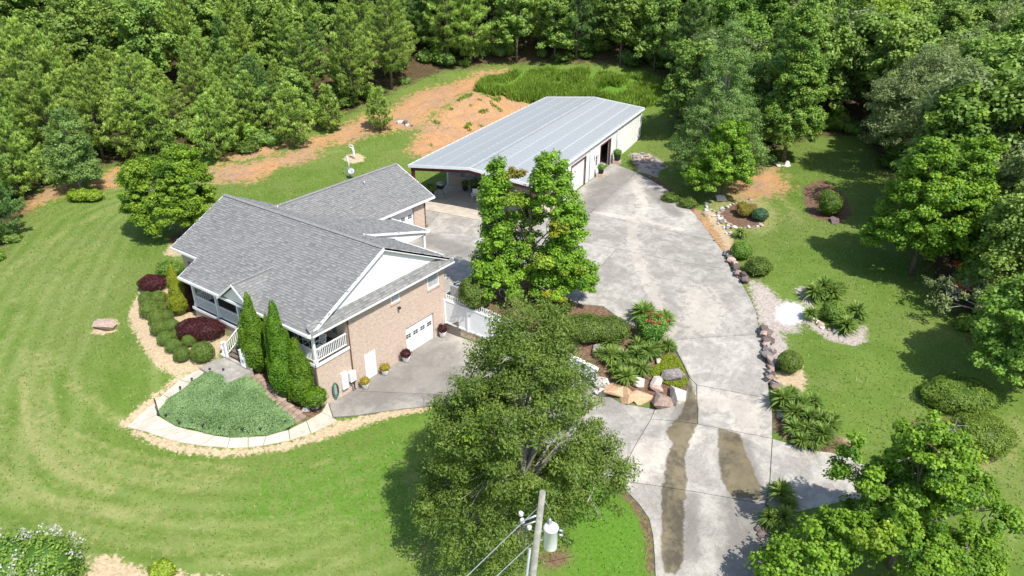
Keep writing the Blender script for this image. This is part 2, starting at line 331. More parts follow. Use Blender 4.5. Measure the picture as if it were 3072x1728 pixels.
SLABS = [
 [W3(*MW(12.3,5.9)), W3(*a15[1]), (1486,536),(1600,434.6),(1559,418), W3(*MW(12.3,20.2))],
 [W3(*MW(12.3,-.95)), W3(*a15[0]), W3(*a15[1]), W3(*MW(12.3,5.9))],
 [W3(-9.5,11.8), W3(.25,11.8), W3(.25,13.9),(1200,692),(1330,705),(1450,765),(1498,688),(1551,627),(1490,615), W3(*a15[0]), W3(*MW(12.3,-.95)), W3(*MW(3.4,-.95)), W3(-9.45,20.5)],
 [W3(-9.45,20.5), W3(*MW(3.4,-.95)), W3(*MW(.2,-.95)), W3(-13.4,20.6)],
 [W3(*a15[0]),(1490,615),(1551,627),(1838,680),(1820,635),(1798,606),(1595.6,562),(1486,536), W3(*a15[1])],
 [(1486,536),(1595.6,562),(1798,606)]+RE[::-1]+[(1600,434.6)],
 [(1551,627),(1498,688),(1450,765),(1514.6,771),(1563,805),(1682,860),(1911,843),(1903,789),(1887,752.6),(1861,706),(1838,680)],
 [(1682,860),(1696,876),(1713.6,907),(1732.7,949),(1752,969.6),(1936,1004),(1929,935),(1922,886),(1911,843)],
 [(1752,969.6),(1755,1068.5),(1942.7,1105),(1942.7,1039),(1936,1004)],
 [(1732.7,949),(1722,1000),(1700,1022),(1647.6,1030),(1637,1056),(1696,1060),(1755,1068.5),(1752,969.6)],
 [W3(-.12,2.3), W3(6,6.0), W3(6,11.75), W3(-.12,11.5)],
 [W3(6,6.0),(1180,1030),(1300,1082),(1400,1128),(1444.5,1151.7),(1484.7,1175),(1528,1205),(1554,1207),(1602.5,1113.6),(1637,1056),(1647.6,1030),(1560,1015),(1515,990), W3(12.1,12.15), W3(6,11.75)],
 [W3(-.12,2.3), W3(-.12,.6),(838,1050),(900,1046),(1006,1030),(1086,1022),(1180,1030), W3(6,6.0)],
 [(1637,1056),(1602.5,1113.6),(1554,1207),(1568,1212),(1759,1240),(1844.7,1255.5),(1926.8,1270),(1936,1215),(1942.7,1105),(1755,1068.5),(1696,1060)],
 [(1568,1212),(1571.7,1232),(1608.5,1272),(1632,1305.6),(1642,1349),(1646,1399),(1648,1449),(1652,1560),(1895,1560),(1903.7,1428),(1912,1365),(1912,1323),(1926.8,1270),(1844.7,1255.5),(1759,1240)],
 [(1652,1560),(1660,1800),(1672,2050),(1872,2050),(1884,1800),(1895,1560)],
 [(1942.7,1105),(1936,1215),(1926.8,1270),(1954,1278.6),(2004.8,1289),(2114,1264),(2165,1255.5),(2194,1217),(2181.7,1175.5),(2139.5,1152),(2089,1139.7),(2042.7,1135),(1996,1120.7)],
]
SLABW = [np.array(WP(q)) for q in SLABS]
for q in SLABW: addmask('m_joint', q, .05)
for k, poly, soft in MASKS: addmask(k.replace('lushw', 'lush'), PP(poly)[:, :2], soft*(2.6 if k in ('m_clay', 'm_straw') else 1.25 if k == 'm_sand' else 1.9 if k != 'm_white' else 2.2), .52 if k == 'm_lushw' else 1.)
for k, pl, hw, st in LINES:
    W = PP(pl)[:, :2]; d = sdline(GX, GY, W); att[k] = np.maximum(att[k], st*(1-sstep(0, 2.3*hw, d)))
_bw = PP([(420,560),(345,700),(300,900),(300,1095),(480,1140),(700,1140),(900,1085),(1090,1030)])[:, :2]; _bd = sdline(GX, GY, _bw)+.5*vnoise(GX, GY, 4., 51)
att['m_band'] = (.5+.5*np.sin(_bd*2*PI/1.25+2.2*vnoise(GX, GY, 5., 53)))*sstep(.8, 2.5, _bd)*(1-sstep(11, 17, _bd))*(.35+.65*vnoise(GX, GY, 2.6, 52))*((GX < 16) & (GY < 14))
att['m_clay2'] = att['m_clay']*.52*vnoise(GX, GY, 2.2, 41)*1.5
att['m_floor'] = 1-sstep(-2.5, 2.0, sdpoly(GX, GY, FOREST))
clayb = att['m_clay']
_bk = PP([gk(*q) for q in ((960,645),(1060,680),(1340,690),(1400,740),(1200,830),(900,980),(640,1090),(590,1060),(620,1000),(700,860),(860,740))])[:, :2]; _bm = 1-sstep(-1.2, .2, sdpoly(GX, GY, _bk)); _al = GX*MV[0]+GY*MV[1]; _ac = GX*MU[0]+GY*MU[1]
GZ = GZ + _bm*(.55*(np.abs(vnoise(_al, _ac*.25, .9, 31)-.5)*2-.4)+.3*(vnoise(GX, GY, .7, 32)-.5))
GZ = GZ + near_*(.10*clayb*(vnoise(GX, GY, .8, 1)-.5)*2 + .03*(vnoise(GX, GY, 2.5, 2)-.5)) + att['m_floor']*.25*(vnoise(GX, GY, 3., 3)-.5)
nx, ny = len(_xs), len(_ys)
me = bpy.data.meshes.new('ground'); idx = np.arange(nx*ny).reshape(ny, nx)
F_ = np.stack([idx[:-1, :-1], idx[:-1, 1:], idx[1:, 1:], idx[1:, :-1]], -1).reshape(-1, 4)
def npmesh(me, V, F):
    me.vertices.add(len(V)); me.vertices.foreach_set('co', np.ascontiguousarray(V, dtype=np.float32).ravel())
    k = F.shape[1]; me.loops.add(F.size); me.loops.foreach_set('vertex_index', F.ravel().astype(np.int32))
    me.polygons.add(len(F)); me.polygons.foreach_set('loop_start', np.arange(0, F.size, k, dtype=np.int32)); me.polygons.foreach_set('loop_total', np.full(len(F), k, np.int32)); me.update(calc_edges=True)
npmesh(me, np.stack([GX.ravel(), GY.ravel(), GZ.ravel()], -1), F_); me.polygons.foreach_set('use_smooth', np.ones(len(F_), bool))
for k, v in att.items():
    a = me.attributes.new(k, 'FLOAT', 'POINT'); a.data.foreach_set('value', v.ravel().astype(np.float32))
mt, n, l, b = nodes('ground'); setp(b, .95, .1)
v = coord(n); big = noise(n, l, .12, 2, .5, v); mid = noise(n, l, .55, 3, .6, v); fin = noise(n, l, 6, 4, .75, v); vf = noise(n, l, 25, 1, .7, v)
pat = noise(n, l, .38, 5, .62, v, .8); pat2 = noise(n, l, 1.1, 4, .7, v, .4)
c = mixc(n, l, ramp(n, l, mid, .38, .62), (.132,.210,.030), (.182,.262,.048))
c = mixc(n, l, ramp(n, l, big, .42, .62, 0, .7), c, (.225,.262,.074))
c = mixc(n, l, ramp(n, l, pat, .50, .70, 0, .6), c, (.255,.275,.092))
c = mixc(n, l, ramp(n, l, pat2, .53, .68, 0, .4), c, (.110,.205,.028))
c = mixc(n, l, ramp(n, l, fin, .36, .64), mixc(n, l, .5, c, (.070,.125,.018)), c)
c = mixc(n, l, ramp(n, l, vf, .35, .65, 0, .6), mixc(n, l, .5, c, (.085,.14,.028)), c)
c = mixc(n, l, mth(n, l, 'MULTIPLY', attr(n, 'm_band'), .40), c, (.285,.325,.120))
brk = noise(n, l, 1.7, 5, .75, v, .5); brk2 = noise(n, l, 3.6, 4, .75, v)
c = mixc(n, l, ramp(n, l, brk, .63, .72, 0, .5), c, (.30,.25,.13))
def layer(c, key, ca, cb, sc=2.5, edge=.22, amp=.9, gain=1.):
    f = brk if sc < 2.4 else brk2; at_ = attr(n, key); t = mth(n, l, 'ADD', at_, mth(n, l, 'MULTIPLY', mth(n, l, 'MULTIPLY', mth(n, l, 'SUBTRACT', f, .5), amp*2.2), ramp(n, l, at_, .0, .22)))
    t = ramp(n, l, t, .5-edge, .5+edge, 0, gain); f2 = fin if sc > 1.4 else brk2
    return mixc(n, l, t, c, mixc(n, l, ramp(n, l, f2, .3, .7), ca, cb))
c = layer(c, 'm_lush', (.075,.17,.016), (.12,.24,.03), 1.5, .3)
c = layer(c, 'm_straw', (.32,.29,.12), (.40,.37,.16), 2.2, .45, .8, .6)
c = layer(c, 'm_clay', (.40,.20,.085), (.51,.295,.155), 1.6, .25, 1.6)
c = layer(c, 'm_clay2', (.27,.18,.115), (.40,.27,.18), 1.2, .3, 1.8)
c = layer(c, 'm_sand', (.39,.29,.17), (.58,.46,.31), 3.0, .2, 1.2)
c = layer(c, 'm_mulch', (.10,.058,.038), (.24,.15,.10), 3.5, .2, .6)
c = layer(c, 'm_gravel', (.30,.25,.22), (.52,.46,.41), 5, .2, .7)
c = layer(c, 'm_white', (.70,.68,.64), (.86,.85,.82), 4, .4, .5)
c = mixc(n, l, ramp(n, l, attr(n, 'm_joint'), .2, .6), c, (.10,.088,.075))
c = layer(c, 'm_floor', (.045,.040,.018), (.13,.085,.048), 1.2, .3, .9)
l.new(c, b.inputs['Base Color']); bump(n, l, b, mixc(n, l, .5, fin, vf), .55, .12)
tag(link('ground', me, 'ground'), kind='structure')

# ------------------------------------------------------------------ concrete
mt, n, l, b = nodes('concrete'); setp(b, .85, .2)
v = coord(n); f1 = noise(n, l, .5, 4, .65, v, .6); f2 = noise(n, l, 2.2, 4, .72, v, .4); f3 = noise(n, l, 14, 2, .6, v)
c = mixc(n, l, ramp(n, l, f1, .40, .60), (.285,.26,.225), (.43,.40,.345))
c = mixc(n, l, ramp(n, l, f2, .40, .57), mixc(n, l, .42, c, (.16,.145,.13)), c)
c = mixc(n, l, ramp(n, l, f3, .3, .7, 0, .35), c, (.47,.455,.43))
mp = n.new('ShaderNodeMapping'); l.new(v, mp.inputs[0]); mp.inputs['Rotation'].default_value = (0, 0, -.55); mp.inputs['Scale'].default_value = (2.2, .28, 1)
st = noise(n, l, 1.0, 5, .65, mp.outputs[0], .3); c = mixc(n, l, ramp(n, l, st, .52, .72, 0, .5), c, (.24,.225,.21))
c = mixc(n, l, ramp(n, l, mth(n, l, 'ADD', attr(n, 'pale'), mth(n, l, 'MULTIPLY', mth(n, l, 'SUBTRACT', f2, .5), 2.2)), .35, .9, 0, .42), c, (.58,.52,.44))
c = mixc(n, l, ramp(n, l, mth(n, l, 'ADD', attr(n, 'gray'), mth(n, l, 'MULTIPLY', mth(n, l, 'SUBTRACT', f2, .5), 2.0)), .35, .95, 0, .6), c, (.14,.128,.115))
c = mixc(n, l, ramp(n, l, mth(n, l, 'ADD', attr(n, 'stain'), mth(n, l, 'MULTIPLY', mth(n, l, 'SUBTRACT', f2, .5), 1.3)), .36, .70, 0, .88), c, mixc(n, l, ramp(n, l, mth(n, l, 'ADD', mth(n, l, 'MULTIPLY', f1, .7), mth(n, l, 'MULTIPLY', f2, .4)), .42, .66), (.060,.050,.030), (.165,.132,.072)))
oi = n.new('ShaderNodeObjectInfo'); hs = n.new('ShaderNodeHueSaturation'); l.new(c, hs.inputs['Color']); l.new(ramp(n, l, oi.outputs['Random'], 0, 1, .93, 1.08), hs.inputs['Value'])
l.new(hs.outputs[0], b.inputs['Base Color']); bump(n, l, b, f3, .25, .02)
plain('concrete_cream', (.56,.49,.40), (.44,.385,.32), 1.5, .85, .2, objvar=.04)
STAIN = [([g5(*q) for q in ((760,440),(800,520),(860,620),(900,720),(905,800),(890,900),(860,1020),(790,1150),(755,1300),(745,1449))]+[g6(2070,900), g6(2050,1150), g6(2030,1350)], .42),
         ([g5(*q) for q in ((1170,1065),(1185,1200),(1205,1330),(1240,1449))]+[g7(60,900)], .75)]
SPOLY = [PP([g5(*q) for q in ((755,435),(772,520),(825,600),(858,700),(878,760),(868,850),(828,950),(780,1005),(712,1080),(770,1165),(722,1280),(705,1449))]+[g6(*q) for q in ((1975,760),(1968,1000),(1966,1300),(1990,1430),(2080,1440),(2125,1330),(2130,1000),(2150,760))]+[g5(*q) for q in ((868,1449),(850,1280),(888,1150),(945,1020),(950,900),(920,780),(890,680),(858,610),(800,510),(780,440))])[:, :2],
         PP([g5(*q) for q in ((1097,1058),(1100,1200),(1108,1330),(1130,1449))]+[g7(5,985), g7(165,990)]+[g5(*q) for q in ((1380,1430),(1340,1330),(1285,1210),(1252,1092))])[:, :2]]
GRAY = [(PP([g5(1180,1140), g5(1230,1300), g5(1300,1449)])[:, :2], .35), (PP([g7(20,1010), g7(60,1150), g7(80,1300), g7(60,1449)])[:, :2], .8), (PP([g6(2200,860), g6(2180,1100), g6(2200,1300)])[:, :2], .35), (PP([g5(880,760), g5(850,860), g5(800,1000), g5(770,1080)])[:, :2], .4), (PP([(930,985),(1000,960),(1080,930),(1060,890),(1120,980)])[:, :2], 2.0), (PP([g5(1290,1150), g5(1330,1300), g5(1380,1449), g7(150,980)])[:, :2], .3), (PP([(1510,470),(1590,430),(1450,540)])[:, :2], 1.1), (PP([(1700,540),(1640,480)])[:, :2], .6),
        (PP([(1080,600),(1180,640)])[:, :2], .9), (PP([(1830,1400),(1850,1449),(1850,1500)])[:, :2], .5)]
PALE = [(PP([g4(*q) for q in ((400,280),(460,380),(480,470),(410,560),(410,700),(470,860),(540,1000),(590,1120),(640,1230))])[:, :2], .45), (PP([g4(820,1000), g4(830,1200), g4(900,1100)])[:, :2], .9),
        (PP([g5(600,1230), g5(520,1330), g5(680,1200)])[:, :2], .9), (PP([g5(920,1080), g5(890,1150)])[:, :2], .5), (PP([g4(180,500), g4(420,530), g4(700,600)])[:, :2], .35), (PP([g5(1000,850), g5(1300,900), g5(1300,1060)])[:, :2], .7)]
def inset(poly, d):
    n_ = len(poly); out = []; ar = sum(poly[i][0]*poly[(i+1) % n_][1]-poly[(i+1) % n_][0]*poly[i][1] for i in range(n_)); sg = 1 if ar > 0 else -1
    for i in range(n_):
        a, p_, c_ = (np.array(poly[(i+k) % n_][:2], float) for k in (-1, 0, 1)); e1 = (p_-a)/np.linalg.norm(p_-a); e2 = (c_-p_)/np.linalg.norm(c_-p_)
        n1 = np.array([-e1[1], e1[0]])*sg; n2 = np.array([-e2[1], e2[0]])*sg; k = n1+n2; k = k/max(np.dot(k, n1), .35); out.append(p_+k*d)
    return np.array(out)
def drape(name, poly, mat, parent=None, up=.05, thick=.22, step=.2, gap=.022, bumpf=None, attrs=True):
    """a slab that follows the terrain: constrained triangulation of the outline filled with grid points"""
    poly = [np.asarray(p_[:2], float) for p_ in poly]
    rim = inset(poly, gap)
    dense = []
    for i in range(len(rim)):
        a, b_ = rim[i], rim[(i+1) % len(rim)]; k = max(1, int(np.linalg.norm(b_-a)/max(step, .3)))
        dense += [a+(b_-a)*j/k for j in range(k)]
    rim = np.array(dense); nr = len(rim); lo = rim.min(0); hi = rim.max(0)
    xs, ys = np.meshgrid(np.arange(lo[0], hi[0], step), np.arange(lo[1], hi[1], step)); xs = xs.ravel(); ys = ys.ravel()
    d = sdpoly(xs, ys, rim); k = d < -step*.35; pts = np.vstack([rim, np.stack([xs[k], ys[k]], -1)])
    r = delaunay_2d_cdt([Vector(q) for q in pts], [], [list(range(nr))], 1, 1e-6)
    V = np.array([tuple(q) for q in r[0]]); Fc = [tuple(f) for f in r[2]]
    Z = HT(V[:, 0], V[:, 1])+up
    if bumpf is not None: Z = Z+bumpf(V[:, 0], V[:, 1], rim)
    verts = [(V[i, 0], V[i, 1], Z[i]) for i in range(len(V))]; base = len(verts)
    # side skirt along the rim
    ridx = [int(np.argmin((V[:, 0]-q[0])**2+(V[:, 1]-q[1])**2)) for q in rim]
    verts += [(V[i, 0], V[i, 1], Z[i]-thick) for i in ridx]
    ar = sum(rim[i][0]*rim[(i+1) % nr][1]-rim[(i+1) % nr][0]*rim[i][1] for i in range(nr))
    for i in range(nr):
        j = (i+1) % nr; q = (ridx[i], base+i, base+j, ridx[j]); Fc.append(q if ar > 0 else tuple(reversed(q)))
    me = bpy.data.meshes.new(name); me.from_pydata(verts, [], Fc); me.update()
    if attrs:
        X = np.array([q[0] for q in verts]); Y = np.array([q[1] for q in verts])
        for key, L in (('stain', STAIN), ('gray', GRAY), ('pale', PALE)):
            s_ = np.zeros(len(X))
            if key == 'stain':
                for W in SPOLY: s_ = np.maximum(s_, 1-sstep(-.25, .32, sdpoly(X, Y, W)))
            for W, h in (() if key == 'stain' else L): s_ = np.maximum(s_, 1-sstep(.1*h, (1.7 if key == 'stain' else 2.6)*h, sdline(X, Y, W)))
            me.attributes.new(key, 'FLOAT', 'POINT').data.foreach_set('value', s_.astype(np.float32))
    return link(name, me, mat, parent)
drive = bpy.data.objects.new('driveway', None); COL.objects.link(drive); tag(drive, kind='structure')
for s_ in SLABW: drape('concrete_slab', s_, 'concrete', drive)
cp = drape('concrete_slab', [np.array(MW(*q)) for q in ((0,-.93),(12.28,-.93),(12.28,5.95),(0,5.95))], 'concrete_cream', drive, up=.06, attrs=False)
walk = bpy.data.objects.new('front_walk', None); COL.objects.link(walk); tag(walk, kind='structure')
inn = [g2(*q) for q in ((640,812),(500,893),(350,995),(268,1108),(400,1182),(480,1205),(560,1220),(660,1245),(760,1258),(880,1255),(1000,1247),(1150,1207),(1270,1147),(1372,1087))]
out = [g2(*q) for q in ((560,797),(420,870),(310,970),(68,1187),(205,1222),(300,1255),(390,1284),(560,1312),(740,1327),(880,1324),(980,1312),(1160,1277),(1300,1232),(1480,1143))]
inn = PP(inn)[:, :2]; out = PP(out)[:, :2]
for k in range(len(inn)-1): drape('walk_slab', [inn[k], out[k], out[k+1], inn[k+1]], 'concrete_cream', walk, step=.4, gap=.02, attrs=False)
dk = [inn[-1], out[-1], WP([(838,1052)])[0], np.array([-.1,.55])]
drape('walk_slab', dk, 'concrete_cream', walk, step=.4, gap=.02, attrs=False)
lm = MB().bb(-7.05, -4.15, -3.35, -1.75, 1.6, 2.12).build('landing', 'concrete', walk); MB().bb(-7.15, -4.2, -1.75, -1.55, 1.6, 2.2).build('landing_step', 'concrete', walk)
# ------------------------------------------------------------------ building materials
mt, n, l, b = nodes('brick'); setp(b, .85, .2)
v = coord(n); sp = n.new('ShaderNodeSeparateXYZ'); l.new(v, sp.inputs[0]); cb = n.new('ShaderNodeCombineXYZ')
l.new(mth(n, l, 'ADD', sp.outputs[0], sp.outputs[1]), cb.inputs[0]); l.new(sp.outputs[2], cb.inputs[1])
bt = n.new('ShaderNodeTexBrick'); l.new(cb.outputs[0], bt.inputs['Vector']); bt.inputs['Scale'].default_value = 1; bt.inputs['Brick Width'].default_value = .21; bt.inputs['Row Height'].default_value = .075
bt.inputs['Mortar Size'].default_value = .012; bt.inputs['Color1'].default_value = (.43,.30,.22,1); bt.inputs['Color2'].default_value = (.54,.415,.325,1); bt.inputs['Mortar'].default_value = (.64,.57,.50,1)
c = mixc(n, l, ramp(n, l, noise(n, l, 5, 3, .7, cb.outputs[0]), .35, .7, 0, .5), bt.outputs[0], (.40,.27,.21)); l.new(c, b.inputs['Base Color']); bump(n, l, b, bt.outputs['Fac'], -.4, .01)
plain('white_paint', (.82,.82,.81), (.76,.76,.75), 3, .5, .3); plain('white_siding', (.80,.80,.79), (.74,.74,.73), 2, .55, .3)
plain('dark_glass', (.03,.035,.04), (.05,.055,.06), 2, .08, .6); plain('blind_glass', (.45,.47,.48), (.32,.34,.36), 3, .12, .6)
plain('porch_floor', (.10,.085,.075), (.07,.06,.055), 3, .7, .3); plain('brown_metal', (.10,.06,.045), None, 4, .4, .4); plain('maroon_steel', (.13,.028,.026), (.09,.02,.02), 3, .5, .4)
plain('grey_shutter', (.16,.19,.22), None, 4, .6, .3); plain('dark_interior', (.02,.018,.016), None, 3, .9, .1); plain('galvanized', (.45,.47,.48), (.36,.38,.40), 6, .4, .5, .4)
plain('black_plastic', (.02,.02,.021), (.03,.03,.03), 5, .5, .4); plain('ridge_shingle', (.25,.255,.25), (.19,.19,.188), 5, .9, .2)
plain('grey_siding', (.42,.45,.47), (.36,.39,.41), 2, .5, .3)
mt, n, l, b = nodes('shingle'); setp(b, .92, .15); v = coord(n)
c = mixc(n, l, attr(n, 'tint'), (.105,.105,.102), (.32,.318,.31)); c = mixc(n, l, ramp(n, l, noise(n, l, .35, 4, .6, v), .35, .7, 0, .25), c, (.25,.24,.235)); l.new(c, b.inputs['Base Color'])
mt, n, l, b = nodes('metal_roof'); setp(b, .5, .4, .1); v = coord(n); sp = n.new('ShaderNodeSeparateXYZ'); l.new(v, sp.inputs[0])
fr = mth(n, l, 'ABSOLUTE', mth(n, l, 'SUBTRACT', mth(n, l, 'FRACT', mth(n, l, 'DIVIDE', sp.outputs[0], 1.53)), .5))
f = noise(n, l, 1.3, 5, .7, v); c = mixc(n, l, ramp(n, l, f, .3, .7), (.33,.35,.355), (.36,.38,.385))
c = mixc(n, l, mth(n, l, 'MULTIPLY', ramp(n, l, fr, .42, .5), ramp(n, l, noise(n, l, 2.5, 4, .7, v), .3, .65, 0, .55)), c, (.66,.69,.71)); l.new(c, b.inputs['Base Color'])

# ------------------------------------------------------------------ brick house
house = thing('brick_house', 'brick house with grey shingle roofs, white gable and railed front porch', 'house')
def wallgrid(axis, pos, thick, a0, a1, z0, z1, holes):
    """wall in plane axis=pos (outer face), openings left out"""
    A = sorted({a0, a1, *[h[0] for h in holes], *[h[1] for h in holes]}); Z = sorted({z0, z1, *[h[2] for h in holes], *[h[3] for h in holes]}); m_ = MB()
    lo, hi = (pos-thick, pos) if thick > 0 else (pos, pos-thick)
    for i in range(len(A)-1):
        for j in range(len(Z)-1):
            ca, cz = (A[i]+A[i+1])/2, (Z[j]+Z[j+1])/2
            if any(h[0] < ca < h[1] and h[2] < cz < h[3] for h in holes): continue
            if axis == 'x': m_.bb(lo, hi, A[i], A[i+1], Z[j], Z[j+1])
            else: m_.bb(A[i], A[i+1], lo, hi, Z[j], Z[j+1])
    return m_
END_H = [(3.76,4.70,-.1,2.05),(7.59,10.42,-.1,2.13),(6.45,7.24,4.53,5.33),(9.96,11.12,4.08,5.38)]
wallgrid('x', 0, .25, 2.62, 11.66, -.6, 5.75, END_H).build('wall', 'brick', house)
wallgrid('y', 2.62, -.25, -12.6, -.25, 2.5, 6.2, [(-5.5,-4.5,3.3,5.4),(-9.6,-8.4,3.8,5.3),(-2.6,-1.4,3.8,5.3)]).build('wall', 'brick', house)
wallgrid('y', 1.55, -.25, -15.4, -12.6, 1.4, 6.15, [(-14.35,-13.45,3.6,5.4)]).build('wall', 'brick', house)
MB().bb(-15.4, -15.15, 1.8, 12, 1.4, 6.0).bb(-12.85, -12.6, 1.8, 2.62, 1.4, 6.0).bb(-15.15, -9.53, 11.75, 12.0, 1.5, 5.6).bb(-9.53, -.25, 11.41, 11.66, 1.5, 5.6).build('wall', 'brick', house)
MB().bb(-12.3, 0, 0, 2.62, -.6, 3.2).build('porch_base', 'brick', house)
fl = MB().bb(-12.36, .05, -.06, 2.62, 3.2, 3.27).build('porch_floor', 'porch_floor', house)
for k in range(20): MB().bb(-12.34, .03, -.05+k*.133, .07+k*.133, 3.27, 3.29).build('deck_plank', 'porch_floor', fl)
MB().bb(-12.4, .09, -.1, -.062, 3.1, 3.295).bb(.052, .09, -.1, 2.6, 3.1, 3.295).build('porch_trim', 'white_paint', house)
MB().bb(-12.6, .2, -.2, 2.6, 5.42, 5.47).build('porch_ceiling', 'white_siding', house)
MB().bb(-12.4, .02, -.02, .2, 5.15, 5.42).bb(-.18, .02, .2, 2.62, 5.15, 5.42).build('porch_beam', 'white_paint', house)
# wing
wallgrid('x', -9.53, .25, 12.0, 20.45, 2.5, 5.5, [(14.1,19.0,3.0,5.3)]).build('wall', 'brick', house)
MB().bb(-17.2, -9.78, 20.2, 20.45, 2.5, 5.5).bb(-17.2, -16.95, 12, 20.2, 1.5, 5.5).build('wall', 'brick', house)
MB().slab([(-17.0, 20.44, 5.5), (-9.8, 20.44, 5.5), (-13.4, 20.44, 7.3)], 0, (0, -.2, 0)).build('wing_gable', 'white_siding', house)
# --- roof planes: (name, polygon in x,y, z(x,y), upslope dir)
zf = lambda x, y: 8.781+.5107*(y-5.974); zb = lambda x, y: 8.781-.488*(y-5.974)
zwr = lambda x, y: 7.7-.494*(x+13.4); zwl = lambda x, y: 7.7+.494*(x+13.4); zs = lambda x, y: 7.13-.288*(y-9.3)
roof = bpy.data.objects.new('roof', None); COL.objects.link(roof); roof.parent = house
SH = []
def plane(poly, zfun, up, other=None, seed=0, thick=.14):
    MB().slab([(x, y, zfun(x, y)) for x, y in poly], thick).build('roof_deck', 'ridge_shingle', roof)
    P_ = np.array(poly); rg = np.random.default_rng(seed); g = np.array([zfun(1, 0)-zfun(0, 0), zfun(0, 1)-zfun(0, 0)]); sl = np.linalg.norm(g); upv = g/sl; al = np.array([-upv[1], upv[0]])
    cf = 1/math.sqrt(1+sl*sl); course = .18*cf; c0 = P_@upv; a0 = P_@al
    rows = np.arange(c0.min(), c0.max(), course); Vs = []; T = []
    for ri, r0 in enumerate(rows):
        x = a0.min()-rg.random()*.4
        while x < a0.max():
            w_ = rg.choice((.16, .2, .26, .34)); hi = rg.random() < .5; ctr = upv*(r0+course*.5)+al*(x+w_/2)
            if sdpoly(np.array([ctr[0]]), np.array([ctr[1]]), P_)[0] < -.03 and (other is None or zfun(*ctr) > other(*ctr)+.02):
                q = []; t_ = .02+(.016 if hi else 0)
                lowd = 0 if hi else course*.0
                for (aa, uu, zz) in ((x+.006, r0-lowd, t_), (x+w_-.006, r0-lowd, t_), (x+w_-.006, r0+course*1.02, .006), (x+.006, r0+course*1.02, .006)):
                    p_ = upv*uu+al*aa; q.append((p_[0], p_[1], zfun(*p_)+zz))
                if (np.cross(np.array(q[1])-q[0], np.array(q[3])-q[0]))[2] < 0: q = [q[1], q[0], q[3], q[2]]
                f0 = [(q[0][0], q[0][1], q[0][2]-.03), (q[1][0], q[1][1], q[1][2]-.03)]
                Vs += q+[f0[0], f0[1], q[1], q[0]]; T += [np.clip((.63 if hi else .40)+rg.normal()*.08, 0, 1)]*4+[.0]*4
            x += w_
    V = np.array(Vs); me = bpy.data.meshes.new('shingle_courses'); npmesh(me, V, np.arange(len(V)).reshape(-1, 4))
    me.attributes.new('tint', 'FLOAT', 'POINT').data.foreach_set('value', np.array(T, np.float32))
    o = link('shingle_courses', me, 'shingle', roof); tag(o, kind='stuff')
XL, XR = -15.886, .268
plane([(XL,5.974),(XL,1.146),(-12.78,1.146),(-12.78,-.39),(XR,-.39),(XR,5.974)], zf, 0, None, 1)
plane([(XR,5.974),(XR,12.4),(XL,12.4),(XL,5.974)], zb, 0, lambda x, y: max(zwr(x, y) if -13.4 <= x < -9.15 and y > 8 else (zwl(x, y) if x < -13.4 and y > 8 else -9), zs(x, y) if x < -5.15 and y > 9.3 else -9), 2)
plane([(-13.4,8.0),(-9.15,8.0),(-9.15,21.2),(-13.4,21.2)], zwr, 0, lambda x, y: max(zb(x, y) if y < 12.4 else -9, zs(x, y) if y < 16 else -9), 3)
plane([(-17.65,8.0),(-13.4,8.0),(-13.4,21.2),(-17.65,21.2)], zwl, 0, lambda x, y: zb(x, y) if y < 12.4 else -9, 4)
plane([(-12.6,9.3),(-5.15,9.3),(-5.15,16.0),(-12.6,16.0)], zs, 0, lambda x, y: zwr(x, y), 5, .1)
# dormer gable over the steps: ridge runs back into the front slope
DX, DZ = -6.35, 6.95; zdl = lambda x, y: DZ-.78*(DX-x); zdr = lambda x, y: DZ-.78*(x-DX); yend = 5.974+(DZ-8.781)/.5107
plane([(DX-1.85,-.62),(DX,-.62),(DX,yend+.1),(DX-1.85,yend+.1)], zdl, 0, lambda x, y: zf(x, y) if y > -.39 else -9, 6, .08)
plane([(DX,-.62),(DX+1.85,-.62),(DX+1.85,yend+.1),(DX,yend+.1)], zdr, 0, lambda x, y: zf(x, y) if y > -.39 else -9, 7, .08)
# pent roof along the gable base
zp = lambda x, y: 6.08-1.3*(x-.0)
plane([(.0,-.30),(.44,-.30),(.44,12.34),(.0,12.34)], zp, 0, None, 8, .07)
def ridge(a, b_, w_=.17):
    a, b_ = Vector(a), Vector(b_); L = (b_-a).length; k = max(1, int(L/.32)); d = (b_-a).normalized(); s_ = d.cross(Vector((0, 0, 1))).normalized(); m_ = MB()
    for i in range(k):
        p0 = a+d*(L*i/k); p1 = a+d*(L*(i+1)/k+.04); h0 = Vector((0, 0, .05)); h1 = Vector((0, 0, .03)); dn = Vector((0, 0, -.06))
        for sg in (-1, 1):
            e0, e1 = p0+s_*sg*w_+dn+h0, p1+s_*sg*w_+dn+h1; q = [p0+h0, p1+h1, e1, e0]; m_.poly(q if sg > 0 else q[::-1]); m_.poly([p0+h0, e0, e0-Vector((0, 0, .03)), p0+h0-Vector((0, 0, .03))])
    m_.build('ridge_cap', 'ridge_shingle', roof)
ridge((XL,5.974,8.80),(XR,5.974,8.80)); ridge((-13.4,21.2,7.72),(-13.4,8.25,7.72)); ridge((DX,-.62,6.97),(DX,yend,6.97), .14)
def trim(name, a, b_, h=.2, t=.05, mat='white_paint', parent=roof, dz=0):
    a, b_ = Vector(a), Vector(b_); d = (b_-a); s_ = d.cross(Vector((0, 0, 1))).normalized()*t; hz = Vector((0, 0, h)); z = Vector((0, 0, dz))
    MB().slab([a+z, b_+z, b_+s_+z, a+s_+z][::-1] if False else [a+s_+z, b_+s_+z, b_+z, a+z][::-1], h).build(name, mat, parent)
trim('gutter', (-12.78,-.39,5.55), (XR,-.39,5.55), .16, .11); trim('fascia', (XL,1.146,6.33), (-12.78,1.146,6.33), .16, .08)
